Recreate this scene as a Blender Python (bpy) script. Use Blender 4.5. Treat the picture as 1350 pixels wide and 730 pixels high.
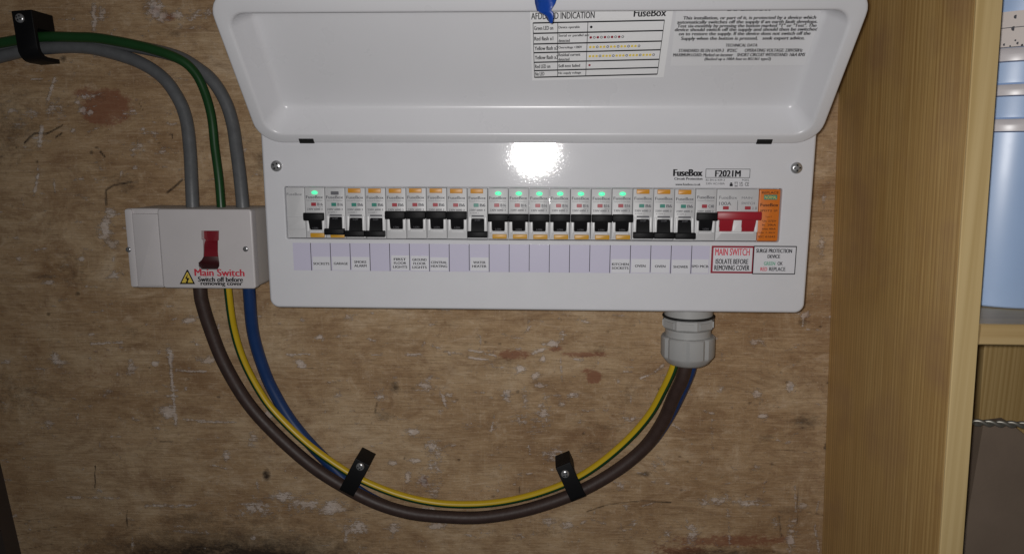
import bpy, bmesh, math, random
import numpy as np
from mathutils import Vector

random.seed(7)
rng = np.random.default_rng(11)
sc = bpy.context.scene
for o in list(bpy.data.objects):
    bpy.data.objects.remove(o)

# ------------------------------------------------------------------ camera
# world: X right, Z up, Y into the wall; metres.  Cover face of the unit is y = 0, wall is y = 0.11
F_PX, PITCH, YAW, ROLL = 935.92, -0.1680, -0.0401, 0.0023
CAM = Vector((0.0097, -0.6183, 0.0269))
WALL = 0.11
fwd = Vector((math.sin(YAW) * math.cos(PITCH), math.cos(YAW) * math.cos(PITCH), math.sin(PITCH)))
rgt = Vector((math.cos(YAW), -math.sin(YAW), 0))
upv = rgt.cross(fwd)
c_, s_ = math.cos(ROLL), math.sin(ROLL)
rgt, upv = c_ * rgt + s_ * upv, -s_ * rgt + c_ * upv
from mathutils import Matrix
cam = bpy.data.cameras.new('camera')
camo = bpy.data.objects.new('camera', cam)
sc.collection.objects.link(camo)
camo.matrix_world = Matrix((
    (rgt.x, upv.x, -fwd.x, CAM.x), (rgt.y, upv.y, -fwd.y, CAM.y),
    (rgt.z, upv.z, -fwd.z, CAM.z), (0, 0, 0, 1)))
cam.sensor_fit = 'HORIZONTAL'
cam.sensor_width = 36
cam.lens = 36 * F_PX / 1350
cam.clip_start = 0.01
cam.clip_end = 50
sc.camera = camo

# ------------------------------------------------------------------ light: the phone's flash in a dim cupboard
w = bpy.data.worlds.new('World'); sc.world = w; w.use_nodes = True
bg = w.node_tree.nodes['Background']
bg.inputs[0].default_value = (0.9, 0.95, 1.0, 1)
bg.inputs[1].default_value = 0.028
fl = bpy.data.lights.new('flash', 'AREA')
fl.shape = 'DISK'; fl.size = 0.012; fl.energy = 2.3
fl.color = (1.0, 0.975, 0.955)
flo = bpy.data.objects.new('flash', fl)
sc.collection.objects.link(flo)
flo.location = CAM + Vector((-0.010, -0.004, 0.006))
flo.rotation_euler = (math.radians(90 - 9), 0, math.radians(-5))
vs = sc.view_settings
vs.view_transform = 'Standard'; vs.look = 'None'; vs.exposure = 0; vs.gamma = 1
vs.use_curve_mapping = False


# ------------------------------------------------------------------ helpers
def at(px, py, Y):
    """the point of the plane y = Y that shows at photo pixel (px, py)"""
    d = rgt * ((px - 675) / F_PX) - upv * ((py - 365) / F_PX) + fwd
    return CAM + d * ((Y - CAM.y) / d.y)


class MB:
    def __init__(s, fn=None):
        s.v = []; s.f = []; s.m = []; s.fn = fn

    def add(s, vs_, fs, mat=0):
        b = len(s.v)
        s.v += [tuple(p) for p in vs_]
        for f in fs:
            s.f.append(tuple(b + i for i in f)); s.m.append(mat)

    def box(s, x0, x1, y0, y1, z0, z1, mat=0):
        P = [(x, y, z) for x in (x0, x1) for y in (y0, y1) for z in (z0, z1)]
        s.add(P, [(0, 1, 3, 2), (4, 6, 7, 5), (0, 4, 5, 1), (2, 3, 7, 6), (0, 2, 6, 4), (1, 5, 7, 3)], mat)

    def rings(s, R, mat=0, cap0=True, cap1=True, closed=True):
        n = len(R[0]); vs_ = [p for r in R for p in r]; fs = []
        for i in range(len(R) - 1):
            for j in range(n if closed else n - 1):
                k = (j + 1) % n
                fs.append((i * n + j, i * n + k, (i + 1) * n + k, (i + 1) * n + j))
        if cap0: fs.append(tuple(reversed(range(n))))
        if cap1: fs.append(tuple((len(R) - 1) * n + j for j in range(n)))
        s.add(vs_, fs, mat)

    def plate(s, x0, x1, z0, z1, yf, yb, r=0.001, bev=0.0004, mat=0, n=4):
        def ring(ins, y):
            return [(x, y, z) for x, z in rr(x0 + ins, x1 - ins, z0 + ins, z1 - ins, max(r - ins, 1e-5), n)]
        s.rings([ring(0, yb), ring(0, yf + bev), ring(bev * .3, yf + bev * .3), ring(bev, yf)], mat)

    def flat(s, pts, mat=0):
        s.add(pts, [tuple(range(len(pts)))], mat)

    def text(s, body, x0, x1, z0, z1, y, mat=0, bold=0.0):
        V, T = glyphs(body)
        if len(V) == 0: return
        mn = V.min(0); mx = V.max(0)
        sx = (x1 - x0) / (mx[0] - mn[0]); sz = (z1 - z0) / (mx[1] - mn[1])
        for k, sh in enumerate((0, -1, 1) if bold else (0,)):
            P = [(x0 + (a - mn[0] + sh * bold) * sx, y - k * 8e-6, z0 + (b - mn[1]) * sz) for a, b in V]
            s.add(P, T, mat)

    def tpx(s, body, px0, py0, px1, py1, Y, mat=0, bold=0.0):
        a = at(px0, py1, Y); b = at(px1, py0, Y)
        s.text(body, a.x, b.x, a.z, b.z, Y, mat, bold)

    def build(s, name, mats, parent=None, org=(0, 0, 0), smooth=None, recalc=True, link=True):
        me = bpy.data.meshes.new(name)
        V = [s.fn(*p) for p in s.v] if s.fn else s.v
        V = [(p[0] - org[0], p[1] - org[1], p[2] - org[2]) for p in V]
        me.from_pydata(V, [], s.f)
        if not isinstance(mats, (list, tuple)): mats = [mats]
        for m in mats: me.materials.append(m)
        me.polygons.foreach_set('material_index', s.m)
        if recalc:
            bm = bmesh.new(); bm.from_mesh(me)
            bmesh.ops.recalc_face_normals(bm, faces=bm.faces[:])
            bm.to_mesh(me); bm.free()
        if smooth is not None:
            me.polygons.foreach_set('use_smooth', [True] * len(me.polygons))
            me.set_sharp_from_angle(angle=math.radians(smooth))
        me.update()
        o = bpy.data.objects.new(name, me)
        sc.collection.objects.link(o)
        if parent: o.parent = parent
        return o


def rr(x0, x1, z0, z1, r, n=4):
    out = []
    for cx, cz, a0 in ((x1 - r, z0 + r, -90), (x1 - r, z1 - r, 0), (x0 + r, z1 - r, 90), (x0 + r, z0 + r, 180)):
        for i in range(n + 1):
            a = math.radians(a0 + 90 * i / n)
            out.append((cx + r * math.cos(a), cz + r * math.sin(a)))
    return out


_g = {}
def glyphs(body, bold=0.0):
    k = (body, bold)
    if k in _g: return _g[k]
    cu = bpy.data.curves.new('t', 'FONT'); cu.body = body; cu.size = 1; cu.offset = bold; cu.resolution_u = 3
    ob = bpy.data.objects.new('t', cu); sc.collection.objects.link(ob)
    bpy.context.view_layer.update()
    ev = ob.evaluated_get(bpy.context.evaluated_depsgraph_get())
    me = ev.to_mesh()
    V = np.array([v.co[:2] for v in me.vertices]); T = [tuple(p.vertices) for p in me.polygons]
    ev.to_mesh_clear()
    bpy.data.objects.remove(ob); bpy.data.curves.remove(cu)
    _g[k] = (V, T)
    return _g[k]


def tag(o, label, cat, group=None):
    o['label'] = label; o['category'] = cat
    if group: o['group'] = group
    return o


def thing(name, loc, label, cat, group=None):
    o = bpy.data.objects.new(name, None)
    o.empty_display_size = 0.01
    sc.collection.objects.link(o); o.location = loc
    return tag(o, label, cat, group)


def tube_rings(path, rad, n=20):
    """rings about a path; angle 0 looks at the viewer (-Y), +90 to the left of a descending path"""
    R = []; m = len(path)
    for i, p in enumerate(path):
        t = (path[min(i + 1, m - 1)] - path[max(i - 1, 0)]).normalized()
        b1 = Vector((0, -1, 0)); b1 = (b1 - t * b1.dot(t)).normalized(); b2 = t.cross(b1)
        r = rad[i] if isinstance(rad, list) else rad
        R.append([p + b1 * (r * math.cos(2 * math.pi * j / n)) + b2 * (r * math.sin(2 * math.pi * j / n)) for j in range(n)])
    return R


def spline(P, k=7):
    out = []
    Q = [P[0] * 2 - P[1]] + P + [P[-1] * 2 - P[-2]]
    for i in range(1, len(Q) - 2):
        a, b, c, d = Q[i - 1], Q[i], Q[i + 1], Q[i + 2]
        for j in range(k):
            t = j / k
            out.append(0.5 * (2 * b + (c - a) * t + (2 * a - 5 * b + 4 * c - d) * t * t + (3 * b - a - 3 * c + d) * t ** 3))
    out.append(P[-1])
    return out


def lathe(mb, c, axis, prof, n=24, mat=0, cap0=False, cap1=True):
    """prof: list of (radius, along axis) from base to tip"""
    ax = Vector(axis).normalized()
    u = ax.orthogonal().normalized(); v = ax.cross(u)
    R = [[Vector(c) + ax * h + u * (r * math.cos(2 * math.pi * j / n)) + v * (r * math.sin(2 * math.pi * j / n)) for j in range(n)] for r, h in prof]
    mb.rings(R, mat, cap0, cap1)


# ------------------------------------------------------------------ materials
def mat(name, col, rough=0.5, metal=0.0, spec=0.5, bump=0.0, bscale=300, vary=0.0, vscale=30, coat=0.0, emit=None):
    m = bpy.data.materials.new(name); m.use_nodes = True
    nt = m.node_tree; b = nt.nodes['Principled BSDF']
    b.inputs['Base Color'].default_value = (*col, 1)
    b.inputs['Roughness'].default_value = rough
    b.inputs['Metallic'].default_value = metal
    b.inputs['Specular IOR Level'].default_value = spec
    b.inputs['Coat Weight'].default_value = coat
    b.inputs['Coat Roughness'].default_value = 0.20
    tc = nt.nodes.new('ShaderNodeTexCoord')
    if bump:
        nz = nt.nodes.new('ShaderNodeTexNoise'); nz.inputs['Scale'].default_value = bscale; nz.inputs['Detail'].default_value = 2
        bp = nt.nodes.new('ShaderNodeBump'); bp.inputs['Strength'].default_value = bump; bp.inputs['Distance'].default_value = 0.001
        nt.links.new(tc.outputs['Object'], nz.inputs['Vector'])
        nt.links.new(nz.outputs[0], bp.inputs['Height']); nt.links.new(bp.outputs[0], b.inputs['Normal'])
    if vary:
        nz = nt.nodes.new('ShaderNodeTexNoise'); nz.inputs['Scale'].default_value = vscale; nz.inputs['Detail'].default_value = 6
        nt.links.new(tc.outputs['Object'], nz.inputs['Vector'])
        mx = nt.nodes.new('ShaderNodeMix'); mx.data_type = 'RGBA'
        mx.inputs[6].default_value = (*[c * (1 - vary) for c in col], 1)
        mx.inputs[7].default_value = (*[min(1, c * (1 + vary)) for c in col], 1)
        nt.links.new(nz.outputs[0], mx.inputs[0]); nt.links.new(mx.outputs[2], b.inputs['Base Color'])
        mr = nt.nodes.new('ShaderNodeMapRange')
        mr.inputs['To Min'].default_value = rough * 0.8; mr.inputs['To Max'].default_value = min(1, rough * 1.25)
        nt.links.new(nz.outputs[0], mr.inputs['Value']); nt.links.new(mr.outputs[0], b.inputs['Roughness'])
    if emit:
        b.inputs['Emission Color'].default_value = (*emit[0], 1); b.inputs['Emission Strength'].default_value = emit[1]
    return m


M = {}
M['panel'] = mat('painted_steel', (0.67, 0.67, 0.70), 0.054, bump=0.055, bscale=800, vary=0.03, vscale=60, coat=0.10)
M['lidp'] = mat('lid_paint', (0.675, 0.675, 0.70), 0.28, bump=0.02, bscale=700, vary=0.03, vscale=18)
M['plastic'] = mat('breaker_plastic', (0.53, 0.53, 0.54), 0.42, vary=0.03, vscale=120)
M['cheek'] = mat('breaker_light_plastic', (0.74, 0.74, 0.75), 0.35)
M['iso'] = mat('isolator_plastic', (0.67, 0.635, 0.64), 0.36, bump=0.04, bscale=1500, vary=0.05, vscale=40)
M['isoside'] = mat('isolator_base_plastic', (0.52, 0.48, 0.45), 0.5, vary=0.06, vscale=40)
M['black'] = mat('black_plastic', (0.006, 0.006, 0.007), 0.55, spec=0.2, bump=0.1, bscale=700)
M['hole'] = mat('dark_gap', (0.004, 0.004, 0.004), 0.9)
M['ink'] = mat('black_ink', (0.012, 0.012, 0.015), 0.6, spec=0.2)
M['greyink'] = mat('grey_ink', (0.12, 0.12, 0.135), 0.6)
M['redink'] = mat('red_ink', (0.62, 0.04, 0.07), 0.5)
M['maroon'] = mat('dark_red_ink', (0.28, 0.01, 0.03), 0.5)
M['greenink'] = mat('green_ink', (0.10, 0.38, 0.24), 0.5)
M['yellowink'] = mat('yellow_ink', (0.80, 0.60, 0.10), 0.5)
M['paper'] = mat('white_paper', (0.66, 0.66, 0.70), 0.6)
M['sticker'] = mat('sticker_film', (0.80, 0.80, 0.81), 0.3, vary=0.02)
M['clear'] = mat('clear_label_film', (0.715, 0.715, 0.735), 0.3)
M['lilac'] = mat('lilac_film', (0.585, 0.562, 0.695), 0.2, bump=0.05, bscale=120)
M['orange'] = mat('orange_plastic', (0.62, 0.165, 0.016), 0.45)
M['tab'] = mat('amber_plastic', (0.62, 0.27, 0.02), 0.4)
M['tabl'] = mat('yellow_button', (0.58, 0.30, 0.02), 0.4)
M['red'] = mat('red_toggle', (0.33, 0.014, 0.026), 0.42)
M['redflag'] = mat('red_flag', (0.36, 0.030, 0.045), 0.4)
M['greenflag'] = mat('green_flag', (0.03, 0.23, 0.18), 0.4)
M['isored'] = mat('isolator_red', (0.20, 0.008, 0.018), 0.4)
M['isoshade'] = mat('isolator_red_shaded', (0.050, 0.006, 0.008), 0.5)  # darker copy of the red, for the shaded toggle tip
M['led'] = mat('green_led', (0.1, 0.8, 0.4), 0.4, emit=((0.08, 0.95, 0.38), 0.95))
M['chrome'] = mat('bright_screw', (0.50, 0.50, 0.51), 0.28, metal=0.7)
M['chrome_shade'] = mat('screw_recess_shade', (0.03, 0.03, 0.03), 0.5, metal=0.5)
M['grey'] = mat('grey_sheath', (0.128, 0.132, 0.138), 0.42, vary=0.22, vscale=130, bump=0.12, bscale=260)
M['green'] = mat('green_insulation', (0.012, 0.060, 0.015), 0.38, vary=0.15, vscale=60)
M['egreen'] = mat('earth_green', (0.012, 0.062, 0.018), 0.4)
M['yellow'] = mat('earth_yellow', (0.62, 0.42, 0.015), 0.38, vary=0.08, vscale=60)
M['brown'] = mat('brown_sheath', (0.050, 0.029, 0.024), 0.50, vary=0.28, vscale=130, bump=0.12, bscale=260)
M['blue'] = mat('blue_sheath', (0.011, 0.042, 0.150), 0.40, vary=0.12, vscale=60)
M['gland'] = mat('grey_nylon', (0.42, 0.42, 0.415), 0.45, bump=0.05, bscale=600, vary=0.05)
M['rubber'] = mat('black_rubber', (0.012, 0.012, 0.012), 0.6)
M['tape'] = mat('blue_tape', (0.008, 0.055, 0.32), 0.35, bump=0.3, bscale=250, vary=0.2, vscale=90)
M['tub'] = mat('blue_tub_plastic', (0.44, 0.61, 0.92), 0.36, spec=0.8, vary=0.05, vscale=30)
M['lidw'] = mat('white_tub_lid', (0.74, 0.70, 0.72), 0.3)
M['cream'] = mat('printed_paper_band', (0.82, 0.74, 0.70), 0.6, vary=0.06, vscale=90)
M['steel'] = mat('twisted_steel', (0.42, 0.40, 0.35), 0.40, metal=0.75)
M['board'] = mat('grey_brown_board', (0.235, 0.175, 0.130), 0.75, vary=0.18, vscale=25, bump=0.1)
M['batten'] = mat('dark_stained_wood', (0.045, 0.032, 0.026), 0.6, vary=0.25, vscale=30)


def pine(name, ax, c0, c1, c2, fine=230, stain=0.0, rings=0):
    """pine with straight grain along Z; ax = the direction that crosses the grain"""
    m = bpy.data.materials.new(name); m.use_nodes = True
    nt = m.node_tree; b = nt.nodes['Principled BSDF']; N = nt.nodes.new; L = nt.links.new
    tc = N('ShaderNodeTexCoord')
    def noise(vec, detail=4, rough=0.6):
        mp = N('ShaderNodeMapping'); mp.inputs['Scale'].default_value = vec
        nz = N('ShaderNodeTexNoise'); nz.inputs['Scale'].default_value = 1; nz.inputs['Detail'].default_value = detail
        nz.inputs['Roughness'].default_value = rough
        L(tc.outputs['Object'], mp.inputs['Vector']); L(mp.outputs[0], nz.inputs['Vector']); return nz
    def vec(a, g):
        v = [a * 0.5] * 3
        v[{'x': 0, 'y': 1, 'z': 2}[ax]] = a
        v[0 if ax == 'z' else 2] = g
        return v
    n1 = noise(vec(fine, 2.0), 3); n2 = noise(vec(42, 1.6), 5); n3 = noise((9, 9, 9), 4)
    r1 = N('ShaderNodeValToRGB'); r1.color_ramp.elements[0].position = 0.36; r1.color_ramp.elements[1].position = 0.64
    r1.color_ramp.elements[0].color = (*c0, 1); r1.color_ramp.elements[1].color = (*c1, 1)
    L(n1.outputs[0], r1.inputs[0])
    r2 = N('ShaderNodeValToRGB'); r2.color_ramp.elements[0].position = 0.42; r2.color_ramp.elements[1].position = 0.66
    L(n2.outputs[0], r2.inputs[0])
    mx = N('ShaderNodeMix'); mx.data_type = 'RGBA'; mx.inputs[7].default_value = (*c2, 1)
    ml = N('ShaderNodeMath'); ml.operation = 'MULTIPLY'; ml.inputs[1].default_value = 0.35
    L(r2.outputs[0], ml.inputs[0]); L(ml.outputs[0], mx.inputs[0]); L(r1.outputs[0], mx.inputs[6])
    out = mx.outputs[2]
    if rings:
        mp = N('ShaderNodeMapping'); sc3 = [0.0, 0.0, 0.0]; sc3[{'x': 0, 'y': 1, 'z': 2}[ax]] = 1.0; sc3[0 if ax == 'z' else 2] = 0.012
        mp.inputs['Scale'].default_value = sc3
        wv = N('ShaderNodeTexWave'); wv.wave_type = 'BANDS'; wv.bands_direction = ax.upper(); wv.wave_profile = 'SAW'
        wv.inputs['Scale'].default_value = rings; wv.inputs['Distortion'].default_value = 5.0; wv.inputs['Detail'].default_value = 2; wv.inputs['Detail Scale'].default_value = 0.35
        L(tc.outputs['Object'], mp.inputs['Vector']); L(mp.outputs[0], wv.inputs['Vector'])
        rw = N('ShaderNodeValToRGB'); rw.color_ramp.elements[0].position = 0.45; rw.color_ramp.elements[1].position = 0.95
        L(wv.outputs[1], rw.inputs[0])
        mw = N('ShaderNodeMix'); mw.data_type = 'RGBA'; mw.inputs[7].default_value = (c0[0] * .82, c0[1] * .76, c0[2] * .65, 1)
        kw = N('ShaderNodeMath'); kw.operation = 'MULTIPLY'; kw.inputs[1].default_value = 0.62
        L(rw.outputs[0], kw.inputs[0]); L(kw.outputs[0], mw.inputs[0]); L(out, mw.inputs[6]); out = mw.outputs[2]
    if stain:
        r3 = N('ShaderNodeValToRGB'); r3.color_ramp.elements[0].position = 0.5; r3.color_ramp.elements[1].position = 0.68
        L(n3.outputs[0], r3.inputs[0])
        m3 = N('ShaderNodeMix'); m3.data_type = 'RGBA'; m3.inputs[7].default_value = (0.33, 0.185, 0.115, 1)
        k = N('ShaderNodeMath'); k.operation = 'MULTIPLY'; k.inputs[1].default_value = stain
        L(r3.outputs[0], k.inputs[0]); L(k.outputs[0], m3.inputs[0]); L(out, m3.inputs[6]); out = m3.outputs[2]
    L(out, b.inputs['Base Color'])
    b.inputs['Roughness'].default_value = 0.42
    bp = N('ShaderNodeBump'); bp.inputs['Strength'].default_value = 0.12; bp.inputs['Distance'].default_value = 0.0006
    L(n1.outputs[0], bp.inputs['Height']); L(bp.outputs[0], b.inputs['Normal'])
    return m


M['pine_side'] = pine('pine_panel', 'y', (0.47, 0.285, 0.100), (0.66, 0.445, 0.180), (0.55, 0.355, 0.135), fine=420, stain=0.45, rings=62)
M['pine_edge'] = pine('pine_edge', 'x', (0.52, 0.36, 0.145), (0.70, 0.52, 0.25), (0.66, 0.50, 0.26), fine=140)
M['pine_shelf'] = pine('pine_shelf', 'z', (0.52, 0.36, 0.16), (0.68, 0.50, 0.25), (0.50, 0.32, 0.13), fine=120)
M['pine_back'] = pine('pine_back', 'x', (0.52, 0.345, 0.135), (0.68, 0.475, 0.21), (0.56, 0.38, 0.15), rings=70)


# ------------------------------------------------------------------ wall: old scraped plywood
def wall():
    def axis(a0, a1, b0, b1, d):
        return np.concatenate([np.linspace(a0, b0, 12, endpoint=False), np.arange(b0, b1, d), np.linspace(b1, a1, 12)])
    xs = axis(-1.1, 1.0, -0.63, 0.36, 0.0016); zs = axis(-0.75, 0.6, -0.445, 0.20, 0.0016)
    X, Z = np.meshgrid(xs, zs)
    # photo pixel of each wall point, only to lay the marks out on the board
    D = np.stack([X - CAM.x, np.full_like(X, WALL - CAM.y), Z - CAM.z], -1)
    dz = D @ np.array(fwd); U = 675 + F_PX * (D @ np.array(rgt)) / dz; V = 365 - F_PX * (D @ np.array(upv)) / dz
    wht = np.zeros_like(X); red = np.zeros_like(X); drk = np.zeros_like(X)
    def blob(A, cx, cy, rx, ry, s=1.0, ang=0, p=2.0):
        a = math.radians(ang); du = U - cx; dv = V - cy
        e = ((du * math.cos(a) + dv * math.sin(a)) / rx) ** 2 + ((-du * math.sin(a) + dv * math.cos(a)) / ry) ** 2
        np.maximum(A, s * np.exp(-0.7 * e ** (p / 2)), out=A)
    def line(A, pts, wd=1.6, s=1.0):
        if A is drk: wd *= 0.72
        for (ax, ay), (bx, by) in zip(pts, pts[1:]):
            L2 = (bx - ax) ** 2 + (by - ay) ** 2
            t = np.clip(((U - ax) * (bx - ax) + (V - ay) * (by - ay)) / L2, 0, 1)
            d2 = (U - ax - t * (bx - ax)) ** 2 + (V - ay - t * (by - ay)) ** 2
            np.maximum(A, s * np.exp(-0.7 * d2 / wd ** 2), out=A)
    W = lambda *a, **k: blob(wht, *a, **k)
    for a in [(108,144,6,5),(120,148,4,3),(72,142,13,10,.55),(145,280,7,7,.9),(139,302,7,15,.95),(147,322,9,6,.8),
              (24,341,4,3),(108,341,4,3),(151,363,7,5,.8),(63,372,9,2.5,.9),(249,422,10,3,1,-15),(72,471,8,6,.8),(224,468,5,8,.8),
              (221,543,9,9),(75,477,9,6,.8),(173,484,5,10,.75),(205,479,5,3),(274,475,11,4,.9),(64,559,7,5,.7),(142,516,7,7,.5),(299,600,5,8,.7),
              (375,654,16,6,.8),(401,665,22,9,.7),(338,670,20,9,.75),(438,668,17,9,.8),(469,694,15,9,.8),(456,707,3,7,.9),(519,696,8,6,.8),(577,692,13,5,.8),
              (538,629,4,6),(518,610,7,3),(549,607,8,3,.9),(572,610,10,13,.6),(572,645,8,14,.5),(559,634,9,9,.7),
              (397,480,7,5,1,30),(421,444,5,3),(585,527,2.2,7,1,-20),(544,569,8,5,.95),(571,590,12,9,.7),(562,510,12,7,.55),(444,519,5,6,.6),(502,522,9,5,.6),
              (354,548,7,9,.8),(333,577,6,12,.6),(460,418,10,7,.5),(728,453,7,4),(741,441,5,6,.8),(716,472,2.5,5),(686,486,6,5),(706,495,6,5,.8),(712,508,7,3),
              (667,521,5,7),(752,521,7,4,.9),(741,531,6,5,.7),(718,545,9,14,.65),(686,551,9,9,.55),(692,525,5,22,.5),(706,565,9,7,.5),(831,552,8,3,.9),(724,600,11,7,.6),
              (995,452,6,5,.8),(1042,510,6,6),(998,518,6,6,.75),(950,513,5,4,.7),(1005,548,7,2.5,.9),(997,617,7,4,.7),(939,660,20,5,.75),(988,662,20,5,.7),
              (912,703,7,14,.7),(1043,707,6,18,.8),(1058,667,5,5,.6),(1060,414,9,6,.6),(837,688,9,7,.6),(748,692,9,7,.65),(721,686,12,7,.6),(932,660,12,5,.7),
              (124,25,4,20,.85),(134,18,6,9,.7),(205,12,11,14,.95),(214,22,8,7,.9),(235,19,9,6,.8),(265,19,28,6,.6),(255,36,6,3,.7),
              (1083,322,4,14,.7),(1086,262,3,8,.6),(1000,450,6,4,.5),(645,480,10,5,.4),(225,163,12,3,.6),(205,175,18,2,.6),(215,200,10,3,.6),(184,195,6,9,.5),(176,195,4,9,.5),
              (170,150,10,4,.5),(131,70,12,3,.7),(112,128,12,3,.7),(40,150,10,6,.55),(15,146,6,4,.7),(55,486,8,3,.5),(8,478,6,4,.6),(620,560,14,5,.35),(1021,690,6,10,.5),
              (640,700,14,5,.4),(690,705,10,6,.4),(880,705,9,8,.5),(820,640,8,6,.45),(870,610,8,6,.5),(255,700,30,3,.4)]:
        W(*a)
    for a in [([(72,104),(63,132)],2.2,.8),([(55,168),(52,192)],2.6,.9),([(50,220),(50,232),(45,257)],1.8,.9),([(224,470),(227,505),(232,559)],2.2,.85),
              ([(120,453),(162,451)],1.6,.7),([(232,488),(271,490)],1.5,.8),([(242,552),(280,556),(313,556)],1.5,.75),([(89,655),(157,656)],1.6,.7),([(192,666),(257,666)],2,.7),
              ([(377,467),(408,467)],1.3,.8),([(537,467),(556,467)],1.5,.8),([(618,461),(655,469)],1.4,.85),([(618,471),(643,474)],1.6,.9),([(703,465),(720,459)],2,.9),
              ([(739,472),(741,503)],1.4,.7),([(845,498),(862,491),(875,480)],1.8,.75),([(1048,640),(1050,690)],1.4,.6),([(1074,690),(1080,728)],1.6,.7),([(938,545),(939,590)],1.4,.45),
              ([(958,640),(962,720)],1.6,.5),([(568,455),(580,459)],1.4,.8),([(115,174),(131,168)],1.5,.7),([(163,150),(178,146)],1.5,.8),([(690,440),(700,430)],1.2,.5),
              ([(590,466),(610,466)],1.3,.6),([(770,540),(840,545)],1.2,.3),([(700,553),(730,553)],1.2,.6),([(735,620),(740,606)],1.8,.7),([(60,600),(30,604)],1.3,.4)]:
        line(wht, *a)
    # random fine scratches
    for _ in range(320):
        x = rng.uniform(-10, 1100); y = rng.uniform(0, 730); ln = rng.uniform(4, 22); a = rng.normal(0, 0.18) if rng.random() < .75 else rng.uniform(1.3, 1.8)
        line(wht, [(x, y), (x + ln * math.cos(a), y + ln * math.sin(a))], rng.uniform(0.9, 1.6), rng.uniform(.32, .75))
    for _ in range(200):
        W(rng.uniform(-10, 1100), rng.uniform(0, 730), rng.uniform(2, 5), rng.uniform(1.5, 3.5), rng.uniform(.4, .8))
    for a in [(140,142,34,24,1,0,4),(113,124,18,10,.8),(132,491,40,46,.35),(676,467,24,6,.9),(772,467,34,4,.8),(783,497,10,9,1,0,4),(774,489,9,4,.8),(730,459,12,4,.7),
              (559,634,5,6,1.1),(204,16,9,12,.7),(222,24,12,6,.7),(970,712,95,9,.75),(900,726,45,9,.7),(351,626,4,6,.6),(600,480,60,20,.2),(1065,420,10,10,.4),(900,300,200,60,.0)]:
        blob(red, *a)
    for a in [([(32,189),(40,180),(47,175),(60,177),(66,174),(81,166)],1.6,1),([(73,181),(81,176)],1.5,.9),([(132,200),(138,207)],1.7,.9),([(140,271),(139,251),(150,244),(173,240)],1.8,.8),
              ([(220,254),(229,247),(240,237)],2,.9),([(222,177),(227,177),(227,182)],1.4,.8),([(183,136),(188,145)],1.2,.6),([(125,614),(125,643)],1.1,1),([(167,672),(167,698)],1.1,.8),
              ([(774,674),(801,665),(847,660),(885,662)],1.3,.7),([(497,530),(494,545)],2,.6),([(1027,681),(1030,707)],2,.6),([(1052,640),(1051,690)],1.2,.6),([(20,193),(22,195)],2,.8),
              ([(685,642),(684,652)],1.2,.7),([(0,690),(80,680)],1.0,.5),([(20,706),(95,690)],.9,.5),([(30,725),(70,716)],.9,.45),([(560,430),(640,420)],1,.3)]:
        line(drk, *a)
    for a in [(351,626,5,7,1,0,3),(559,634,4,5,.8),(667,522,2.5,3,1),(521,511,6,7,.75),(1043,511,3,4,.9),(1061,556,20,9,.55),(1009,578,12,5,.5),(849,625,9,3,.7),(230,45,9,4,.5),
              (83,78,4,4,.8),(256,684,48,12,.42),(300,740,155,36,1.0,0,2),(330,700,90,30,.35),(950,730,75,8,.7),(102,387,3,3,.8),(60,365,14,3,.5),(10,170,50,60,.35),(90,350,30,25,.30),  # widest blobs, at bottom left, paint a soft shadow onto the board
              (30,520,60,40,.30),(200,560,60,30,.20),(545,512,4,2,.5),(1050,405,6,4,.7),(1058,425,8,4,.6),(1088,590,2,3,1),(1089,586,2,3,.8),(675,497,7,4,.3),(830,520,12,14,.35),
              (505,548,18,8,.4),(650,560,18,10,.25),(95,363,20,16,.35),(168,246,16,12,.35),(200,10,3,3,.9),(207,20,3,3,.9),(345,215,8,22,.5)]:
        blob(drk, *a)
    for _ in range(90):
        x = rng.uniform(-10, 1100); y = rng.uniform(0, 730); ln = rng.uniform(6, 40); a = rng.normal(0, 0.12)
        line(drk, [(x, y), (x + ln * math.cos(a), y + ln * math.sin(a))], rng.uniform(.9, 1.4), rng.uniform(.2, .5))
    for _ in range(90):
        blob(drk, rng.uniform(-10, 1100), rng.uniform(0, 730), rng.uniform(1.5, 3), rng.uniform(1.2, 2.5), rng.uniform(.4, .8))
    for _ in range(45):
        blob(drk, rng.uniform(-10, 1100), rng.uniform(0, 730), rng.uniform(12, 40), rng.uniform(5, 14), rng.uniform(.12, .34))
    nx, nz = len(xs), len(zs)
    co = np.stack([X, np.full_like(X, WALL), Z], -1).reshape(-1, 3)
    i = np.arange(nx * nz).reshape(nz, nx)
    q = np.stack([i[:-1, :-1], i[:-1, 1:], i[1:, 1:], i[1:, :-1]], -1).reshape(-1, 4)
    me = bpy.data.meshes.new('wall')
    me.vertices.add(len(co)); me.vertices.foreach_set('co', co.ravel())
    me.loops.add(q.size); me.loops.foreach_set('vertex_index', q.ravel())
    me.polygons.add(len(q)); me.polygons.foreach_set('loop_start', np.arange(0, q.size, 4)); me.polygons.foreach_set('loop_total', np.full(len(q), 4))
    me.update(calc_edges=True)
    at_ = me.attributes.new('marks', 'FLOAT_COLOR', 'POINT')
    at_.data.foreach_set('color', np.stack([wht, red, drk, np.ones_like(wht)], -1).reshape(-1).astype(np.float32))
    m = bpy.data.materials.new('scraped_plywood'); m.use_nodes = True
    nt = m.node_tree; b = nt.nodes['Principled BSDF']; N = nt.nodes.new; L = nt.links.new
    tc = N('ShaderNodeTexCoord')
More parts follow.
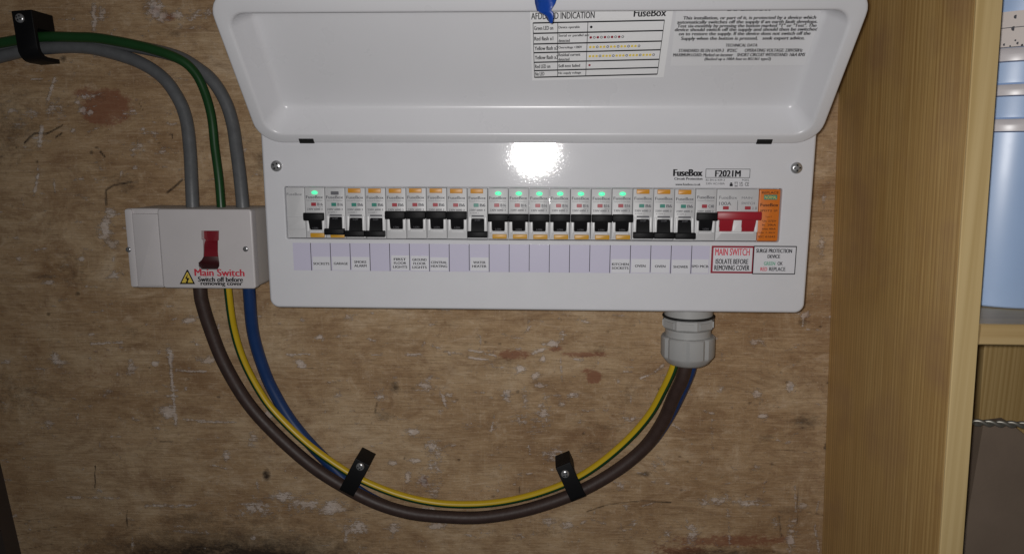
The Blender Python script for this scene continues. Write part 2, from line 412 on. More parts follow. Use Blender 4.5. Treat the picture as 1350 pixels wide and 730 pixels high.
    def noise(vec, detail=5, rough=0.6, dist=0.0):
        mp = N('ShaderNodeMapping'); mp.inputs['Scale'].default_value = vec
        nz_ = N('ShaderNodeTexNoise'); nz_.inputs['Scale'].default_value = 1; nz_.inputs['Detail'].default_value = detail
        nz_.inputs['Roughness'].default_value = rough; nz_.inputs['Distortion'].default_value = dist
        L(tc.outputs['Object'], mp.inputs['Vector']); L(mp.outputs[0], nz_.inputs['Vector']); return nz_.outputs[0]
    def ramp(v, *st):
        r = N('ShaderNodeValToRGB'); e = r.color_ramp.elements
        while len(e) < len(st): e.new(0.5)
        for k, (p, c) in enumerate(st):
            e[k].position = p; e[k].color = (*c, 1) if isinstance(c, tuple) else (c, c, c, 1)
        L(v, r.inputs[0]); return r.outputs[0]
    def mixc(f, a, c):
        x = N('ShaderNodeMix'); x.data_type = 'RGBA'
        L(f, x.inputs[0])
        L(a, x.inputs[6])
        if isinstance(c, tuple): x.inputs[7].default_value = (*c, 1)
        else: L(c, x.inputs[7])
        return x.outputs[2]
    def mth(op, a, c, clamp=False):
        x = N('ShaderNodeMath'); x.operation = op; x.use_clamp = clamp
        for k, v in enumerate((a, c)):
            if isinstance(v, (int, float)): x.inputs[k].default_value = v
            else: L(v, x.inputs[k])
        return x.outputs[0]
    grain = noise((17, 17, 170), 8, 0.76, 2.2)
    grain2 = noise((34, 34, 760), 5, 0.75, 0.5)
    mott = noise((7, 7, 11), 7, 0.65, 0.6)
    mott2 = noise((34, 34, 62), 7, 0.72, 0.8)
    speck = noise((420, 420, 600), 3, 0.6)
    cross = noise((480, 480, 26), 4, 0.65)
    fine = noise((240, 240, 420), 7, 0.8)
    big = noise((15, 15, 24), 9, 0.74, 0.9)
    base = ramp(mott, (0.32, (0.340, 0.204, 0.102)), (0.50, (0.475, 0.318, 0.178)), (0.68, (0.590, 0.430, 0.264)))
    base = mixc(mth('MULTIPLY', ramp(big, (0.50, 0.0), (0.66, 1.0)), 0.62), base, (0.225, 0.118, 0.056))
    base = mixc(mth('MULTIPLY', ramp(big, (0.32, 1.0), (0.45, 0.0)), 0.60), base, (0.680, 0.525, 0.360))
    base = mixc(mth('MULTIPLY', ramp(mott2, (0.48, 0.0), (0.70, 1.0)), 0.55), base, (0.235, 0.128, 0.064))
    base = mixc(mth('MULTIPLY', ramp(mott2, (0.28, 1.0), (0.44, 0.0)), 0.60), base, (0.70, 0.545, 0.385))
    base = mixc(mth('MULTIPLY', ramp(grain, (0.36, 1.0), (0.52, 0.0)), 0.30), base, (0.185, 0.110, 0.058))
    base = mixc(mth('MULTIPLY', ramp(grain, (0.54, 0.0), (0.72, 1.0)), 0.38), base, (0.68, 0.51, 0.345))
    base = mixc(mth('MULTIPLY', ramp(grain2, (0.36, 1.0), (0.47, 0.0)), 0.36), base, (0.16, 0.092, 0.050))
    base = mixc(mth('MULTIPLY', ramp(grain2, (0.55, 0.0), (0.66, 1.0)), 0.30), base, (0.74, 0.58, 0.42))
    base = mixc(mth('MULTIPLY', ramp(cross, (0.57, 0.0), (0.74, 1.0)), 0.18), base, (0.70, 0.55, 0.40))
    base = mixc(mth('MULTIPLY', ramp(speck, (0.64, 0.0), (0.72, 1.0)), 0.45), base, (0.74, 0.63, 0.52))
    base = mixc(mth('MULTIPLY', ramp(speck, (0.27, 1.0), (0.35, 0.0)), 0.60), base, (0.08, 0.05, 0.03))
    av = N('ShaderNodeAttribute'); av.attribute_name = 'marks'
    sp = N('ShaderNodeSeparateColor'); L(av.outputs['Color'], sp.inputs[0])
    edge = noise((150, 150, 210), 6, 0.7, 0.5)
    fz = mth('SUBTRACT', mth('ADD', mth('ADD', mth('MULTIPLY', fine, 0.45), mth('MULTIPLY', edge, 0.75)), mth('MULTIPLY', grain2, 0.35)), 0.775)
    rm = ramp(mth('ADD', mth('MULTIPLY', sp.outputs[1], mth('ADD', mott2, 0.45)), mth('MULTIPLY', fz, 1.6)), (0.34, 0.0), (0.62, 1.0))
    base = mixc(mth('MULTIPLY', rm, 0.72), base, (0.245, 0.088, 0.048))
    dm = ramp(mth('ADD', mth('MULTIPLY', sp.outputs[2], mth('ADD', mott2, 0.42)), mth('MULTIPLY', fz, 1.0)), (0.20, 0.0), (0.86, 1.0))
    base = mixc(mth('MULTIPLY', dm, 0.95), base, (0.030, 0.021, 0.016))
    wm = ramp(mth('ADD', sp.outputs[0], mth('MULTIPLY', fz, 3.2)), (0.40, 0.0), (0.66, 1.0))
    wcol = ramp(edge, (0.40, (0.84, 0.76, 0.72)), (0.60, (0.66, 0.56, 0.50)))
    base = mixc(mth('MULTIPLY', wm, ramp(mott2, (0.35, 0.80), (0.62, 0.42))), base, wcol)
    L(base, b.inputs['Base Color'])
    b.inputs['Roughness'].default_value = 0.68
    b.inputs['Specular IOR Level'].default_value = 0.25
    h = mth('ADD', mth('MULTIPLY', grain, 0.6), mth('ADD', mth('MULTIPLY', fine, 0.5), mth('SUBTRACT', mth('MULTIPLY', wm, 0.5), mth('MULTIPLY', dm, 1.2))))
    bp = N('ShaderNodeBump'); bp.inputs['Strength'].default_value = 0.75; bp.inputs['Distance'].default_value = 0.0012
    L(h, bp.inputs['Height']); L(bp.outputs[0], b.inputs['Normal'])
    me.materials.append(m)
    o = bpy.data.objects.new('wall', me); sc.collection.objects.link(o)
    o['kind'] = 'structure'
    return o
wall()

# ------------------------------------------------------------------ bookshelf on the right
LEAN = -0.0406
shear = lambda x, y, z: (x + LEAN * z, y, z)
SX0, SX1, SYF = 0.3039, 0.3204, -0.110
ZB, ZT = -0.60, 0.42
B0 = (SX0, WALL, ZB)
shelf = thing('bookshelf', B0, 'varnished pine bookshelf with tall side panel standing right of the white unit', 'bookshelf')
mb = MB(shear); mb.box(SX0 + .0002, SX1, SYF + 0.0036, WALL, ZB, ZT); mb.build('side_panel', M['pine_side'], shelf, B0)
mb = MB(shear)
for x0, x1 in ((SX0 - 0.0003, SX1 + 0.0003),):
    R_ = []
    for ins, y in ((0, SYF + 0.0022), (0, SYF + 0.0006), (0.0006, SYF)):
        R_.append([(x0 + ins, y, ZB), (x1 - ins, y, ZB), (x1 - ins, y, ZT), (x0 + ins, y, ZT)])
    mb.rings(R_)
mb.build('edge_strip', M['pine_edge'], shelf, B0)
za = at(1320, 427.5, SYF + 0.002).z; zb_ = at(1320, 455, SYF + 0.002).z
mb = MB(); mb.rings([[(x, y, z) for x, z in ((0.3204 - LEAN * 0 + 0.0065, zb_ + i), (0.75, zb_ + i), (0.75, za - i), (0.3204 + 0.0065, za - i))] for i, y in ((0, WALL - 0.02), (0, SYF + 0.0032), (0.0008, SYF + 0.0022))])
mb.build('shelf_board', M['pine_shelf'], shelf, B0)
xb = at(1297.5, 470, 0.07).x
mb = MB(shear)
bw = 0.066
for i in range(5):
    mb.plate(xb + LEAN * -0.17 * -1 * 0 + i * bw - 0.007, xb + (i + 1) * bw - 0.0078, ZB, zb_ - 0.002, 0.07, 0.085, 0.0006, 0.0008)
    mb.build('back_plank', M['pine_back'], shelf, B0)
    mb = MB(shear)

# ------------------------------------------------------------------ things on the shelf
def tub(cx, cy, z0, z1, r, name, label, lidh=0.0, band=None, flare=1.03):
    t = thing(name, (cx, cy, z0), label, 'tub', 'blue tubs stacked on the shelf')
    zt = z1 - lidh
    m_ = MB(); lathe(m_, (cx, cy, z0), (0, 0, 1), [(r * .93, 0), (r * .955, 0.0012), (r * .96, 0.004), (r, zt - z0 - 0.0004), (r * .985, zt - z0)], 64, 0, True, True)
    m_.build('tub_body', M['tub'], t, (cx, cy, z0), 40)
    if lidh:
        m_ = MB(); lathe(m_, (cx, cy, zt), (0, 0, 1), [(r * 1.0, 0.0003), (r * flare, 0.0006), (r * flare + 0.0004, lidh * .5), (r * flare, lidh - 0.0014), (r * flare - 0.0012, lidh)], 64, 0, True, True)
        m_.build('tub_lid', M['lidw'], t, (cx, cy, z0), 40)
    if band:
        m_ = MB(); a, b = band
        lathe(m_, (cx, cy, a), (0, 0, 1), [(r * 1.018, 0), (r * 1.018, b - a)], 64, 0, True, True)
        m_.build('paper_band', M['cream'], t, (cx, cy, z0), 40)
        m_ = MB()
        for px, py, q in ((1342.5, 21.5, .0014), (1340, 37, .0017), (1331, 57.5, .0009), (1343, 57, .0010), (1341, 53, .0007), (1336, 60, .0006), (1323, 51, .0011), (1347, 60, .0009)):
            p = at(px, py, cy - r * .86); dx = p.x - cx
            yy = cy - math.sqrt(max((r * 1.018) ** 2 - dx * dx, 0)) - 0.0002
            lathe(m_, (p.x, yy, p.z), (0, -1, 0), [(q, -0.0005), (q, 0)], 10, 0)
        z_ = at(1340, 33.5, cy - r).z
        lathe(m_, (cx, cy, z_), (0, 0, 1), [(r * 1.019, 0), (r * 1.019, 0.0006)], 64, 0, False, False)
        m_.build('print_mark', M['greyink'], t, (cx, cy, z0))
    return t


tr = 0.054
ty = -0.005
tx = at(1332, 160, ty).x
zz = lambda y: at(1338, y, ty - tr * .86).z
zsh = za
tub(tx, ty, zsh + 0.0005, zz(157), tr, 'storage_tub', 'tall blue tub with white lid standing on pine shelf at bottom of stack', lidh=zz(157) - zz(174))
tub(tx + .0015, ty, zz(156.5), zz(111), tr * 1.0, 'storage_tub', 'short blue tub with white lid resting on the tall tub', lidh=zz(111) - zz(126.5))
tub(tx - .001, ty, zz(110.5), zz(62.5), tr * 1.0, 'storage_tub', 'second short blue tub from the bottom, below the cream printed band', lidh=zz(62.5) - zz(81))
tub(tx + .001, ty, zz(62), zz(-60), tr * 1.0, 'storage_tub', 'topmost blue tub wrapped in cream band with small printed marks', band=(zz(61), zz(13.5)))

# grey-brown board leaning in the lower compartment
m_ = MB()
yb0 = 0.0
pts = [at(1262, 760, yb0), at(1296, 561, yb0), at(1331, 556.5, yb0), at(1352, 573, yb0), at(1420, 620, yb0), at(1420, 780, yb0)]
pts = [(p.x, p.z) for p in pts]
m_.rings([[(x, yb0 + .012, z) for x, z in pts], [(x, yb0 + .0006, z) for x, z in pts], [(x, yb0, z - .0006) for x, z in pts]])
b_ = m_.build('board_offcut', M['board'])
tag(b_, 'grey-brown board offcut with slanted top corner below the pine shelf', 'board')
# twisted wire
m_ = MB()
a = at(1283, 556.5, -0.02); b = at(1420, 563, -0.02)
for ph in (0, math.pi):
    P = []
    for i in range(121):
        t = i / 120; p = a.lerp(b, t); an = ph + t * 2 * math.pi * 4.6
        P.append(p + Vector((0, math.cos(an), math.sin(an))) * 0.0016)
    m_.rings(tube_rings(P, 0.0017, 12))
b_ = m_.build('twisted_wire', M['steel'], None, (0, 0, 0), 60)
tag(b_, 'twisted steel wire lying across the top of the grey-brown board', 'wire')

# dark batten bottom left
m_ = MB()
p0 = at(-2, 598, WALL); p1 = at(29, 732, WALL); d = (p1 - p0)
p1 = p0 + d * 2.6; p0 = p0 - d * 3.0
m_.rings([[(p0.x, y, p0.z), (p1.x, y, p1.z), (p1.x - .12, y, p1.z), (p0.x - .12, y, p0.z)] for y in (WALL - .0003, WALL - .020)])
b_ = m_.build('timber_batten', M['batten'])
tag(b_, 'dark stained timber batten leaning against the plywood at lower left', 'batten')

# ------------------------------------------------------------------ consumer unit
PL, PR, PB, PT = -0.2338, 0.2414, -0.1079, 0.064
ORG = ((PL + PR) / 2, WALL, PB)
unit = thing('consumer_unit', ORG, 'white metal fuse box with its lid open and a row of breakers', 'fuse box')
mb = MB(); mb.plate(PL + .006, PR - .006, PB + .004, PT - .002, 0.0095, WALL - .0003, .006, .001); mb.build('enclosure', M['panel'], unit, ORG, 40)


def holed(mb, outer, inner, yf, yb, bo, bi, mat=0):
    """plate with a hole: outer / inner are functions inset -> outline (same direction)"""
    S = [(0, yb), (0, yf + bo), (bo * .08, yf + bo * .62), (bo * .3, yf + bo * .3), (bo * .62, yf + bo * .08), (bo, yf)]
    R1 = [[(x, y, z) for x, z in outer(i)] for i, y in S]
    S2 = [(0, yb), (0, yf + bi), (bi * .08, yf + bi * .62), (bi * .3, yf + bi * .3), (bi * .62, yf + bi * .08), (bi, yf)]
    R2 = [[(x, y, z) for x, z in inner(-i)] for i, y in S2]
    mb.rings(R1, mat, False, False); mb.rings(R2, mat, False, False)
    for A, B in ((R1[-1], R2[-1]), (R1[0], R2[0])):
        bm = bmesh.new(); es = []
        for lp in (A, B):
            vv = [bm.verts.new(p) for p in lp]
            es += [bm.edges.new((vv[i], vv[(i + 1) % len(vv)])) for i in range(len(vv))]
        bmesh.ops.triangle_fill(bm, use_beauty=True, use_dissolve=False, edges=es)
        bm.verts.index_update()
        mb.add([v.co[:] for v in bm.verts], [[v.index for v in f.verts] for f in bm.faces], mat)
        bm.free()


mb = MB()
holed(mb, lambda i: rr(PL + i, PR - i, PB + i, PT - i, max(.0085 - i, .002), 8),
      lambda i: rr(-.2155 + i, .2157 - i, -.0455 + i, .0003 - i, max(.0016 - i * .4, .0005), 4), 0.0, 0.0095, 0.0022, 0.0011)
cov = mb.build('front_cover', M['panel'], unit, ORG, 35)
mb = MB(); mb.box(-.2153, .2153, .0262, .0272, -.045, .0001); mb.build('busbar_shield', M['hole'], unit, ORG)


def screw(c, r, parent, org, axis=(0, -1, 0), name='screw', dome=.45, rot=20, washer=False):
    m_ = MB()
    pr = [(r, 0)] + [(r * math.cos(a), r * .12 + r * dome * math.sin(a)) for a in [math.radians(k) for k in (0, 15, 30, 45, 60, 75)]]
    lathe(m_, c, axis, pr, 24, 0, False, True)
    # cross recess: proud dark bars stand in for its shade
    ax = Vector(axis).normalized(); u = ax.orthogonal().normalized(); u.rotate(Matrix.Rotation(math.radians(rot), 3, ax)); v = ax.cross(u)
    top = Vector(c) + ax * (r * .12 + r * dome * .975)
    for p, q in ((u, v), (v, u)):
        a_, b_ = r * .62, r * .15
        P = [top + p * (s * a_) + q * (t * b_) + ax * (h - (.0 if abs(s) == 0 else r * dome * .16)) for h in (0, r * .06) for s, t in ((-1, -1), (1, -1), (1, 1), (-1, 1))]
        m_.add(P, [(0, 1, 2, 3), (4, 5, 6, 7), (0, 1, 5, 4), (1, 2, 6, 5), (2, 3, 7, 6), (3, 0, 4, 7)], 1)
    return m_.build(name, [M['chrome'], M['chrome_shade']], parent, org, 50)


for px, py, rt in ((364.5, 219, 15), (1050, 221.5, 48)):
    p = at(px, py, -.0002); screw((p.x, -.0001, p.z), .0049, unit, ORG, rot=rt, name='cover_screw')

# --- print on the cover
Y0 = -0.00025
mb = MB()
mb.tpx('FuseBox', 888, 223.3, 926, 232.3, Y0, 0, .07)
mb.tpx('Circuit Protection', 889, 234, 926, 237.2, Y0, 0, .04)
mb.tpx('www.fusebox.co.uk', 890.5, 241.5, 923.5, 244.6, Y0, 0, .03)
mb.tpx('F2021M', 943, 224.6, 976.5, 233.2, Y0, 0, .05)
a = at(930.5, 222.6, Y0); b = at(988.6, 234.6, Y0); tk = .0004
for x0, x1, z0, z1 in ((a.x, b.x, a.z - tk, a.z), (a.x, b.x, b.z, b.z + tk), (a.x, a.x + tk, b.z + tk, a.z - tk), (b.x - tk, b.x, b.z + tk, a.z - tk)):
    mb.flat([(x0, Y0, z0), (x1, Y0, z0), (x1, Y0, z1), (x0, Y0, z1)])
mb.tpx('BS EN 61439-3', 930.5, 236, 955.5, 238.6, Y0); mb.tpx('M202', 978.5, 236, 987.5, 238.6, Y0)
mb.tpx('230V AC/100A', 930.5, 240.8, 955.5, 243.4, Y0)
# icons: padlock, bin, UKCA, CE
def poly(px, py, pts):
    mb.flat([(lambda p: (p.x, Y0, p.z))(at(px + u_, py + v_, Y0)) for u_, v_ in pts])
poly(964, 243, [(-2, -.5), (2, -.5), (2, 2.6), (-2, 2.6)]); poly(964, 243, [(-1.2, -.6), (-1.2, -2.3), (1.2, -2.3), (1.2, -.6)])
for u_ in (-1.6, 1.1): poly(970.5, 243, [(u_, -2.4), (u_ + .6, -2.4), (u_ + .4, 1.5), (u_ + .1, 1.5)])
poly(970.5, 243, [(-2.2, -2.9), (2.2, -2.9), (2.2, -2.3), (-2.2, -2.3)]); poly(970.5, 243, [(-2, 2), (2, 2), (2, 3), (-2, 3)])
mb.tpx('UK', 975, 240.2, 979.6, 242.6, Y0, 0, .02); mb.tpx('CA', 975, 243.2, 979.6, 245.6, Y0, 0, .02); mb.tpx('CE', 982, 240.4, 987.5, 245.2, Y0, 0, .01)
mb.build('lettering', M['ink'], unit, ORG, recalc=False)

# --- breakers
P0 = -0.215; FIRST = 0.0168; PITCH_M = (0.430 - FIRST) / 23
HT = 0.0449
YB = 0.0022     # breaker face sits just behind the cover face


def body_mesh(wd, m=0):
    m_ = MB()
    m_.plate(.00022, wd - .00022, -HT + .0001, -.0004, YB, .026, .0006, .0005, m)
    return m_


def toggle_mesh(wd, on, z_bar0, z_bar1, z_end, full=.0174, stem=.0112, text=None, stems=None):
    """on: bar at the top; off: bar at the bottom"""
    m_ = MB(); cx = wd / 2 + .0002
    yo = -.0042
    # bar with rounded section
    sec = []
    zc = (z_bar0 + z_bar1) / 2; hh = (z_bar0 - z_bar1) / 2
    for k in range(13):
        a_ = math.radians(90 + 180 * k / 12); ca, sa = math.cos(a_), math.sin(a_)
        sec.append((yo + .0018 * math.copysign(abs(ca) ** .5, ca), zc + hh * math.copysign(abs(sa) ** .5, sa)))
    sec = sec + [(-.0005, z_bar1 + .0003), (-.0005, z_bar0 - .0003)]
    R_ = []
    for x, k in ((cx - full / 2, .86), (cx - full / 2 + .0004, 1), (cx + full / 2 - .0004, 1), (cx + full / 2, .86)):
        R_.append([(x, yo + (y - yo) * k, zc + (z - zc) * k) for y, z in sec])
    m_.rings(R_)
    for sxc in (stems or [cx]):
        x0, x1 = sxc - stem / 2, sxc + stem / 2
        n = 7; R_ = []
        for k in range(n + 1):
            t = k / n
            z = zc + (z_end - zc) * t
            y = yo * (1 - t ** 1.5) + (YB - .0006) * t ** 1.5 + .0012
            R_.append([(x0, y + .0006, z), (x0 + .0006, y, z), (x1 - .0006, y, z), (x1, y + .0006, z), (x1, YB + .004, z), (x0, YB + .004, z)])
        m_.rings(R_)
    if text:
        t = .80 if on else .84
        zt = zc + (z_end - zc) * t
        y = yo * (1 - t ** 1.5) + (YB - .0006) * t ** 1.5 + .0012 - .0016
        m_.text(text, cx - .0024, cx + .0024, zt - .0007, zt + .0009, y, 1)
    return m_


def part(mb, name, mats, parent, **k):
    return mb.build(name, mats, parent, (0, 0, 0), **k)


def make_breaker(kind, on):
    """kind: 'led' arc-fault device, 'nled' the same unlit, 'mcb', 'spd_mcb'"""
    wd = PITCH_M
    m_ = body_mesh(wd)
    zb2 = -.0390 if kind in ('led',) else -.0379
    # pale cheeks either side of the toggle and a ledge at the end of its slot
    ztop = -.0262 if on else -.0248
    for s in (-1, 1):
        cx = wd / 2 + .0002 + s * .0068
        m_.plate(cx - .0011, cx + .0011, zb2, ztop, YB - .0016, YB + .002, .0008, .0006, 1)
    m_.plate(wd / 2 - .0052, wd / 2 + .0056, zb2 - .0008, zb2, YB - .0009, YB + .002, .0003, .0003, 1)
    if not on: m_.plate(wd / 2 - .0052, wd / 2 + .0056, -.0252, -.0238, YB - .0008, YB + .002, .0003, .0003, 2)
    root = m_.build('circuit_breaker', [M['plastic'], M['cheek'], M['greyink']], None, (0, 0, 0), 40)
    if on:
        b0, b1, e = ((-.0220, -.0290, -.0386) if kind == 'led' else (-.0200, -.0272, -.0374))
        tm = toggle_mesh(wd, True, b0, b1, e, text='I-ON')
    else:
        b0, b1, e = ((-.0356, -.0412, -.0250) if kind == 'nled' else (-.0372, -.0428, -.0256))
        tm = toggle_mesh(wd, False, b0, b1, e, text='O-OFF')
    part(tm, 'toggle', [M['black'], M['greyink']], root, smooth=40)
    m_ = MB(); m_.plate(.0056, .0100, -.0166, -.0136, YB - .0003, YB + .001, .0003, .0002)
    part(m_, 'indicator_window', M['redflag'] if on else M['greenflag'], root)
    if kind == 'led':
        m_ = MB(); R_ = []
        for k, y in ((1, YB + .001), (1, YB - .0006), (.85, YB - .0012), (.5, YB - .0015)):
            R_.append([(0.0091 + .0027 * k * math.cos(a_), y, -.0048 + .0016 * k * math.sin(a_)) for a_ in [2 * math.pi * j / 20 for j in range(20)]])
        m_.rings(R_, 0, False); part(m_, 'status_led', M['led'], root, smooth=60)
    if kind == 'nled':
        m_ = MB(); m_.plate(.0055, .0125, -.0066, -.0036, YB - .0004, YB + .001, .0006, .0003)
        part(m_, 'status_led', M['greyink'], root)
    if kind in ('led', 'nled'):
        m_ = MB(); m_.plate(.0040, .0166, -.0443, -.0404, YB - .0016, YB + .002, .0006, .0005)
        part(m_, 'test_button', M['tabl'], root, smooth=40)
    if kind == 'mcb':
        m_ = MB(); m_.plate(.0030, .0140, -.0048, -.0009, YB - .0012, YB + .002, .0004, .0004)
        part(m_, 'yellow_tab', M['tab'], root, smooth=40)
    m_ = MB(); y = YB - .00018
    zo = .0014 if kind == 'spd_mcb' else 0
    m_.text('FuseBox', .0014, .0163, -.0100 + zo, -.0074 + zo, y, 0, .03)
    m_.text('Circuit Protection', .0016, .0158, -.0121 + zo, -.0110 + zo, y)
    m_.text({'led': 'B16', 'nled': 'B16', 'mcb': 'B6', 'spd_mcb': 'C40'}[kind], .0112, .0158, -.0164, -.0138, y, 0, .04)
    m_.text('230V 6000 3', .0018, .0155, -.0202, -.0185, y, 0, .03)
    if kind in ('led',): m_.text('Type A', .0118, .0160, -.0180, -.0170, y)
    if not on: m_.text('61009-1', .0024, .0100, -.0224, -.0214, y)
    part(m_, 'lettering', M['greyink'], root, recalc=False)
    return root


def place(proto, x, first):
    if first:
        o = proto
    else:
        o = proto.copy(); sc.collection.objects.link(o)
        for ch in proto.children:
            c = ch.copy(); sc.collection.objects.link(c); c.parent = o
    o.parent = unit
    o.location = (x - ORG[0] + random.uniform(-.00008, .00008), random.uniform(-.0002, .0003) - ORG[1], random.uniform(-.00018, .00012) - ORG[2])
    return o


order = [('led', 1), ('nled', 0), ('mcb', 0), ('mcb', 0), ('mcb', 1), ('mcb', 1), ('mcb', 1), ('mcb', 1), ('mcb', 0)] + [('led', 1)] * 7 + \
        [('mcb', 0)] * 3 + [('spd_mcb', 1)]
blabels = ['lit breaker above the SOCKETS label, toggle up', 'unlit breaker above the GARAGE label, toggle down', 'breaker above the SMOKE ALARM label, toggle down',
           'breaker above the blank label right of SMOKE ALARM, toggle down', 'breaker above the FIRST FLOOR LIGHTS label, toggle up', 'breaker above the GROUND FLOOR LIGHTS label, toggle up',
           'breaker above the CENTRAL HEATING label, toggle up', 'breaker above the blank label right of CENTRAL HEATING, toggle up', 'breaker above the WATER HEATER label, toggle down',
           'first of seven green-lit breakers in a row, counted from the left', 'second of seven green-lit breakers in a row, counted from the left', 'third of seven green-lit breakers in a row, counted from the left',
           'middle one of seven green-lit breakers in a row', 'fifth of seven green-lit breakers in a row, counted from the left', 'sixth of seven green-lit breakers in a row, counted from the left',
           'last green-lit breaker, above the KITCHEN SOCKETS label', 'breaker above the left OVEN label, toggle down', 'breaker above the right OVEN label, toggle down',
           'breaker above the SHOWER label, toggle down', 'breaker with black toggle up, beside the red main switch']
protos = {}
m_ = MB(); m_.plate(.0002, FIRST - .0002, -HT + .0001, -.0004, YB, .026, .0006, .0005)
m_.plate(.0008, FIRST - .0006, -.0375, -.0262, YB - .0005, YB + .002, .0005, .0004); 
m_.text('FuseBox', .0010, .0145, -.0074, -.0052, YB - .0002, 1)
bk = m_.build('blank_module', [M['plastic'], M['greyink']], unit, (0, 0, 0), 40)
bk.location = (P0 - ORG[0], -ORG[1], -ORG[2])
for i, (k, on) in enumerate(order):
    f = (k, on) not in protos
    if f: protos[(k, on)] = make_breaker(k, on)
    o = place(protos[(k, on)], P0 + FIRST + i * PITCH_M, f)
    o['label'] = blabels[i]

# main switch: two modules, one red toggle
xm = P0 + FIRST + 20 * PITCH_M; W2 = 2 * PITCH_M
m_ = body_mesh(W2)
for cx in (.0018, W2 / 2 + .0003, W2 - .0014):
    hw = .0040 if abs(cx - W2 / 2) < .002 else .0014
    m_.plate(cx - hw, cx + hw, -.0372, -.0255, YB - .0016, YB + .002, .0008, .0006, 1)
m_.plate(.0035, W2 - .0030, -.0384, -.0374, YB - .0009, YB + .002, .0003, .0003, 1)
m_.box(W2 / 2 - .0002, W2 / 2 + .0002, YB - .0001, YB + .001, -.0185, -.0100, 2)
ms = m_.build('main_switch', [M['plastic'], M['cheek'], M['greyink']], unit, (0, 0, 0), 40)
ms.location = (xm - ORG[0], -ORG[1], -ORG[2]); ms['label'] = 'wide main switch with red toggle, left of the orange module'
tm = toggle_mesh(W2, True, -.0190, -.0264, -.0378, full=W2 + .0012, stem=.0118, stems=[.0085, .0276])
part(tm, 'toggle', [M['red'], M['greyink']], ms, smooth=40)
for x in (.0056, .0243):
    m_ = MB(); m_.plate(x, x + .0050, -.0178, -.0150, YB - .0003, YB + .001, .0003, .0002); part(m_, 'indicator_window', M['redflag'], ms)
m_ = MB(); y = YB - .00018
m_.text('FuseBox', .0020, .0172, -.0088, -.0062, y); m_.text('100A', .0022, .0125, -.0142, -.0112, y, 0, .01)
m_.text('MAIN', .0212, .0300, -.0086, -.0068, y); m_.text('SWITCH', .0212, .0325, -.0134, -.0113, y); m_.text('I II', .0310, .0345, -.0178, -.0154, y)
part(m_, 'lettering', M['greyink'], ms, recalc=False)
# surge protection module
m_ = MB(); m_.plate(.0002, PITCH_M - .0002, -HT + .0001, -.0004, YB - .0004, .026, .0012, .0005)
xs_ = xm + W2
sp_ = m_.build('surge_protector', M['orange'], unit, (0, 0, 0), 40)
sp_.location = (xs_ - ORG[0], -ORG[1], -ORG[2]); sp_['label'] = 'orange surge protection module at the right end of the row'
m_ = MB(); m_.plate(.0040, .0152, -.0092, -.0050, YB - .0008, YB + .001, .0004, .0003); part(m_, 'status_window', M['greenflag'], sp_)
m_ = MB(); y = YB - .0006
m_.text('REPLACE', .0020, .0160, -.0042, -.0022, y, 0, .01)
m_.text('FuseBox', .0014, .0165, -.0150, -.0122, y, 0, .02)
m_.text('SPDT2 1P', .0014, .0160, -.0194, -.0178, y, 0, .01)
m_.text('Type 2', .0060, .0115, -.0246, -.0232, y)
for k, s in enumerate(('Uc 275V', 'In  20kA', 'Imax 40kA', 'Up 1.4kV', 'IEC 61643')):
    m_.text(s, .0012 if k > 2 else .0040, .0155, -.0282 - k * .0034, -.0266 - k * .0034, y, 0, .01)
part(m_, 'lettering', M['ink'], sp_, recalc=False)
m_ = MB(); m_.text('NORMAL', .0046, .0146, -.0085, -.0058, YB - .0011); part(m_, 'status_lettering', M['yellowink'], sp_, recalc=False)

# --- label strip
ly0 = lambda px: 320.6 + (px - 386) * .0064
la = at(385.5, 320.6, -.0003); lb = at(912, 324, -.0003); le = at(937.5, 324, -.0003)
zt_ = (at(386, 320.6, 0).z + at(930, 323.3, 0).z) / 2; zb2_ = (at(386, 356.8, 0).z + at(935, 360, 0).z) / 2
zm_ = zt_ + (zb2_ - zt_) * .49
lx0 = la.x; cw = (at(911.5, 340, 0).x - at(410.4, 340, 0).x) / 19; lx1 = at(410.4, 340, 0).x
texts = {1: ['SOCKETS'], 2: ['GARAGE'], 3: ['SMOKE', 'ALARM'], 5: ['FIRST', 'FLOOR', 'LIGHTS'], 6: ['GROUND', 'FLOOR', 'LIGHTS'], 7: ['CENTRAL', 'HEATING'],
         9: ['WATER', 'HEATER'], 16: ['KITCHEN', 'SOCKETS'], 17: ['OVEN'], 18: ['OVEN'], 19: ['SHOWER'], 20: ['SPD MCB']}
for i in range(21):
    x0 = lx0 if i == 0 else lx1 + (i - 1) * cw; x1 = lx1 + i * cw
    if i == 20: x1 = min(x1, le.x - .0006)
    m_ = MB(); m_.plate(x0 + .0002, x1 - .0003, zb2_, zt_, -.0005, .0, .0003, .0001)
    if i: m_.box(x0 - .00028, x0 + .00016, -.0006, -.00002, zb2_ + (.0 if i % 3 else .001), zt_, 1)
    lab = m_.build('circuit_label', [M['lilac'], M['ink']], unit, ORG)
    if i in texts:
        T = texts[i]; m_ = MB()
        jx = random.uniform(-.0004, .0004); jz = random.uniform(-.0004, .0004)
        m_.plate(x0 + .0010 + jx, x1 - .0006 + jx, zb2_ + .0004 + jz, zm_ + jz + (.0012 if len(T) == 3 else 0), -.00075, -.0005, .0003, .0001)
        zc = (zb2_ + zm_) / 2 + jz + (.0006 if len(T) == 3 else 0); n = len(T); st = .0034
        for k, s in enumerate(T):
            hw = min(.0016 * len(s) * .55 + .0010, cw / 2 - .0016)
            z = zc + ((n - 1) / 2 - k) * st
            m_.text(s, (x0 + x1) / 2 + jx - hw, (x0 + x1) / 2 + jx + hw, z - .0010, z + .0012, -.0009, 1, .03)
        m_.build('paper_slip', [M['paper'], M['ink']], lab, ORG, recalc=False)

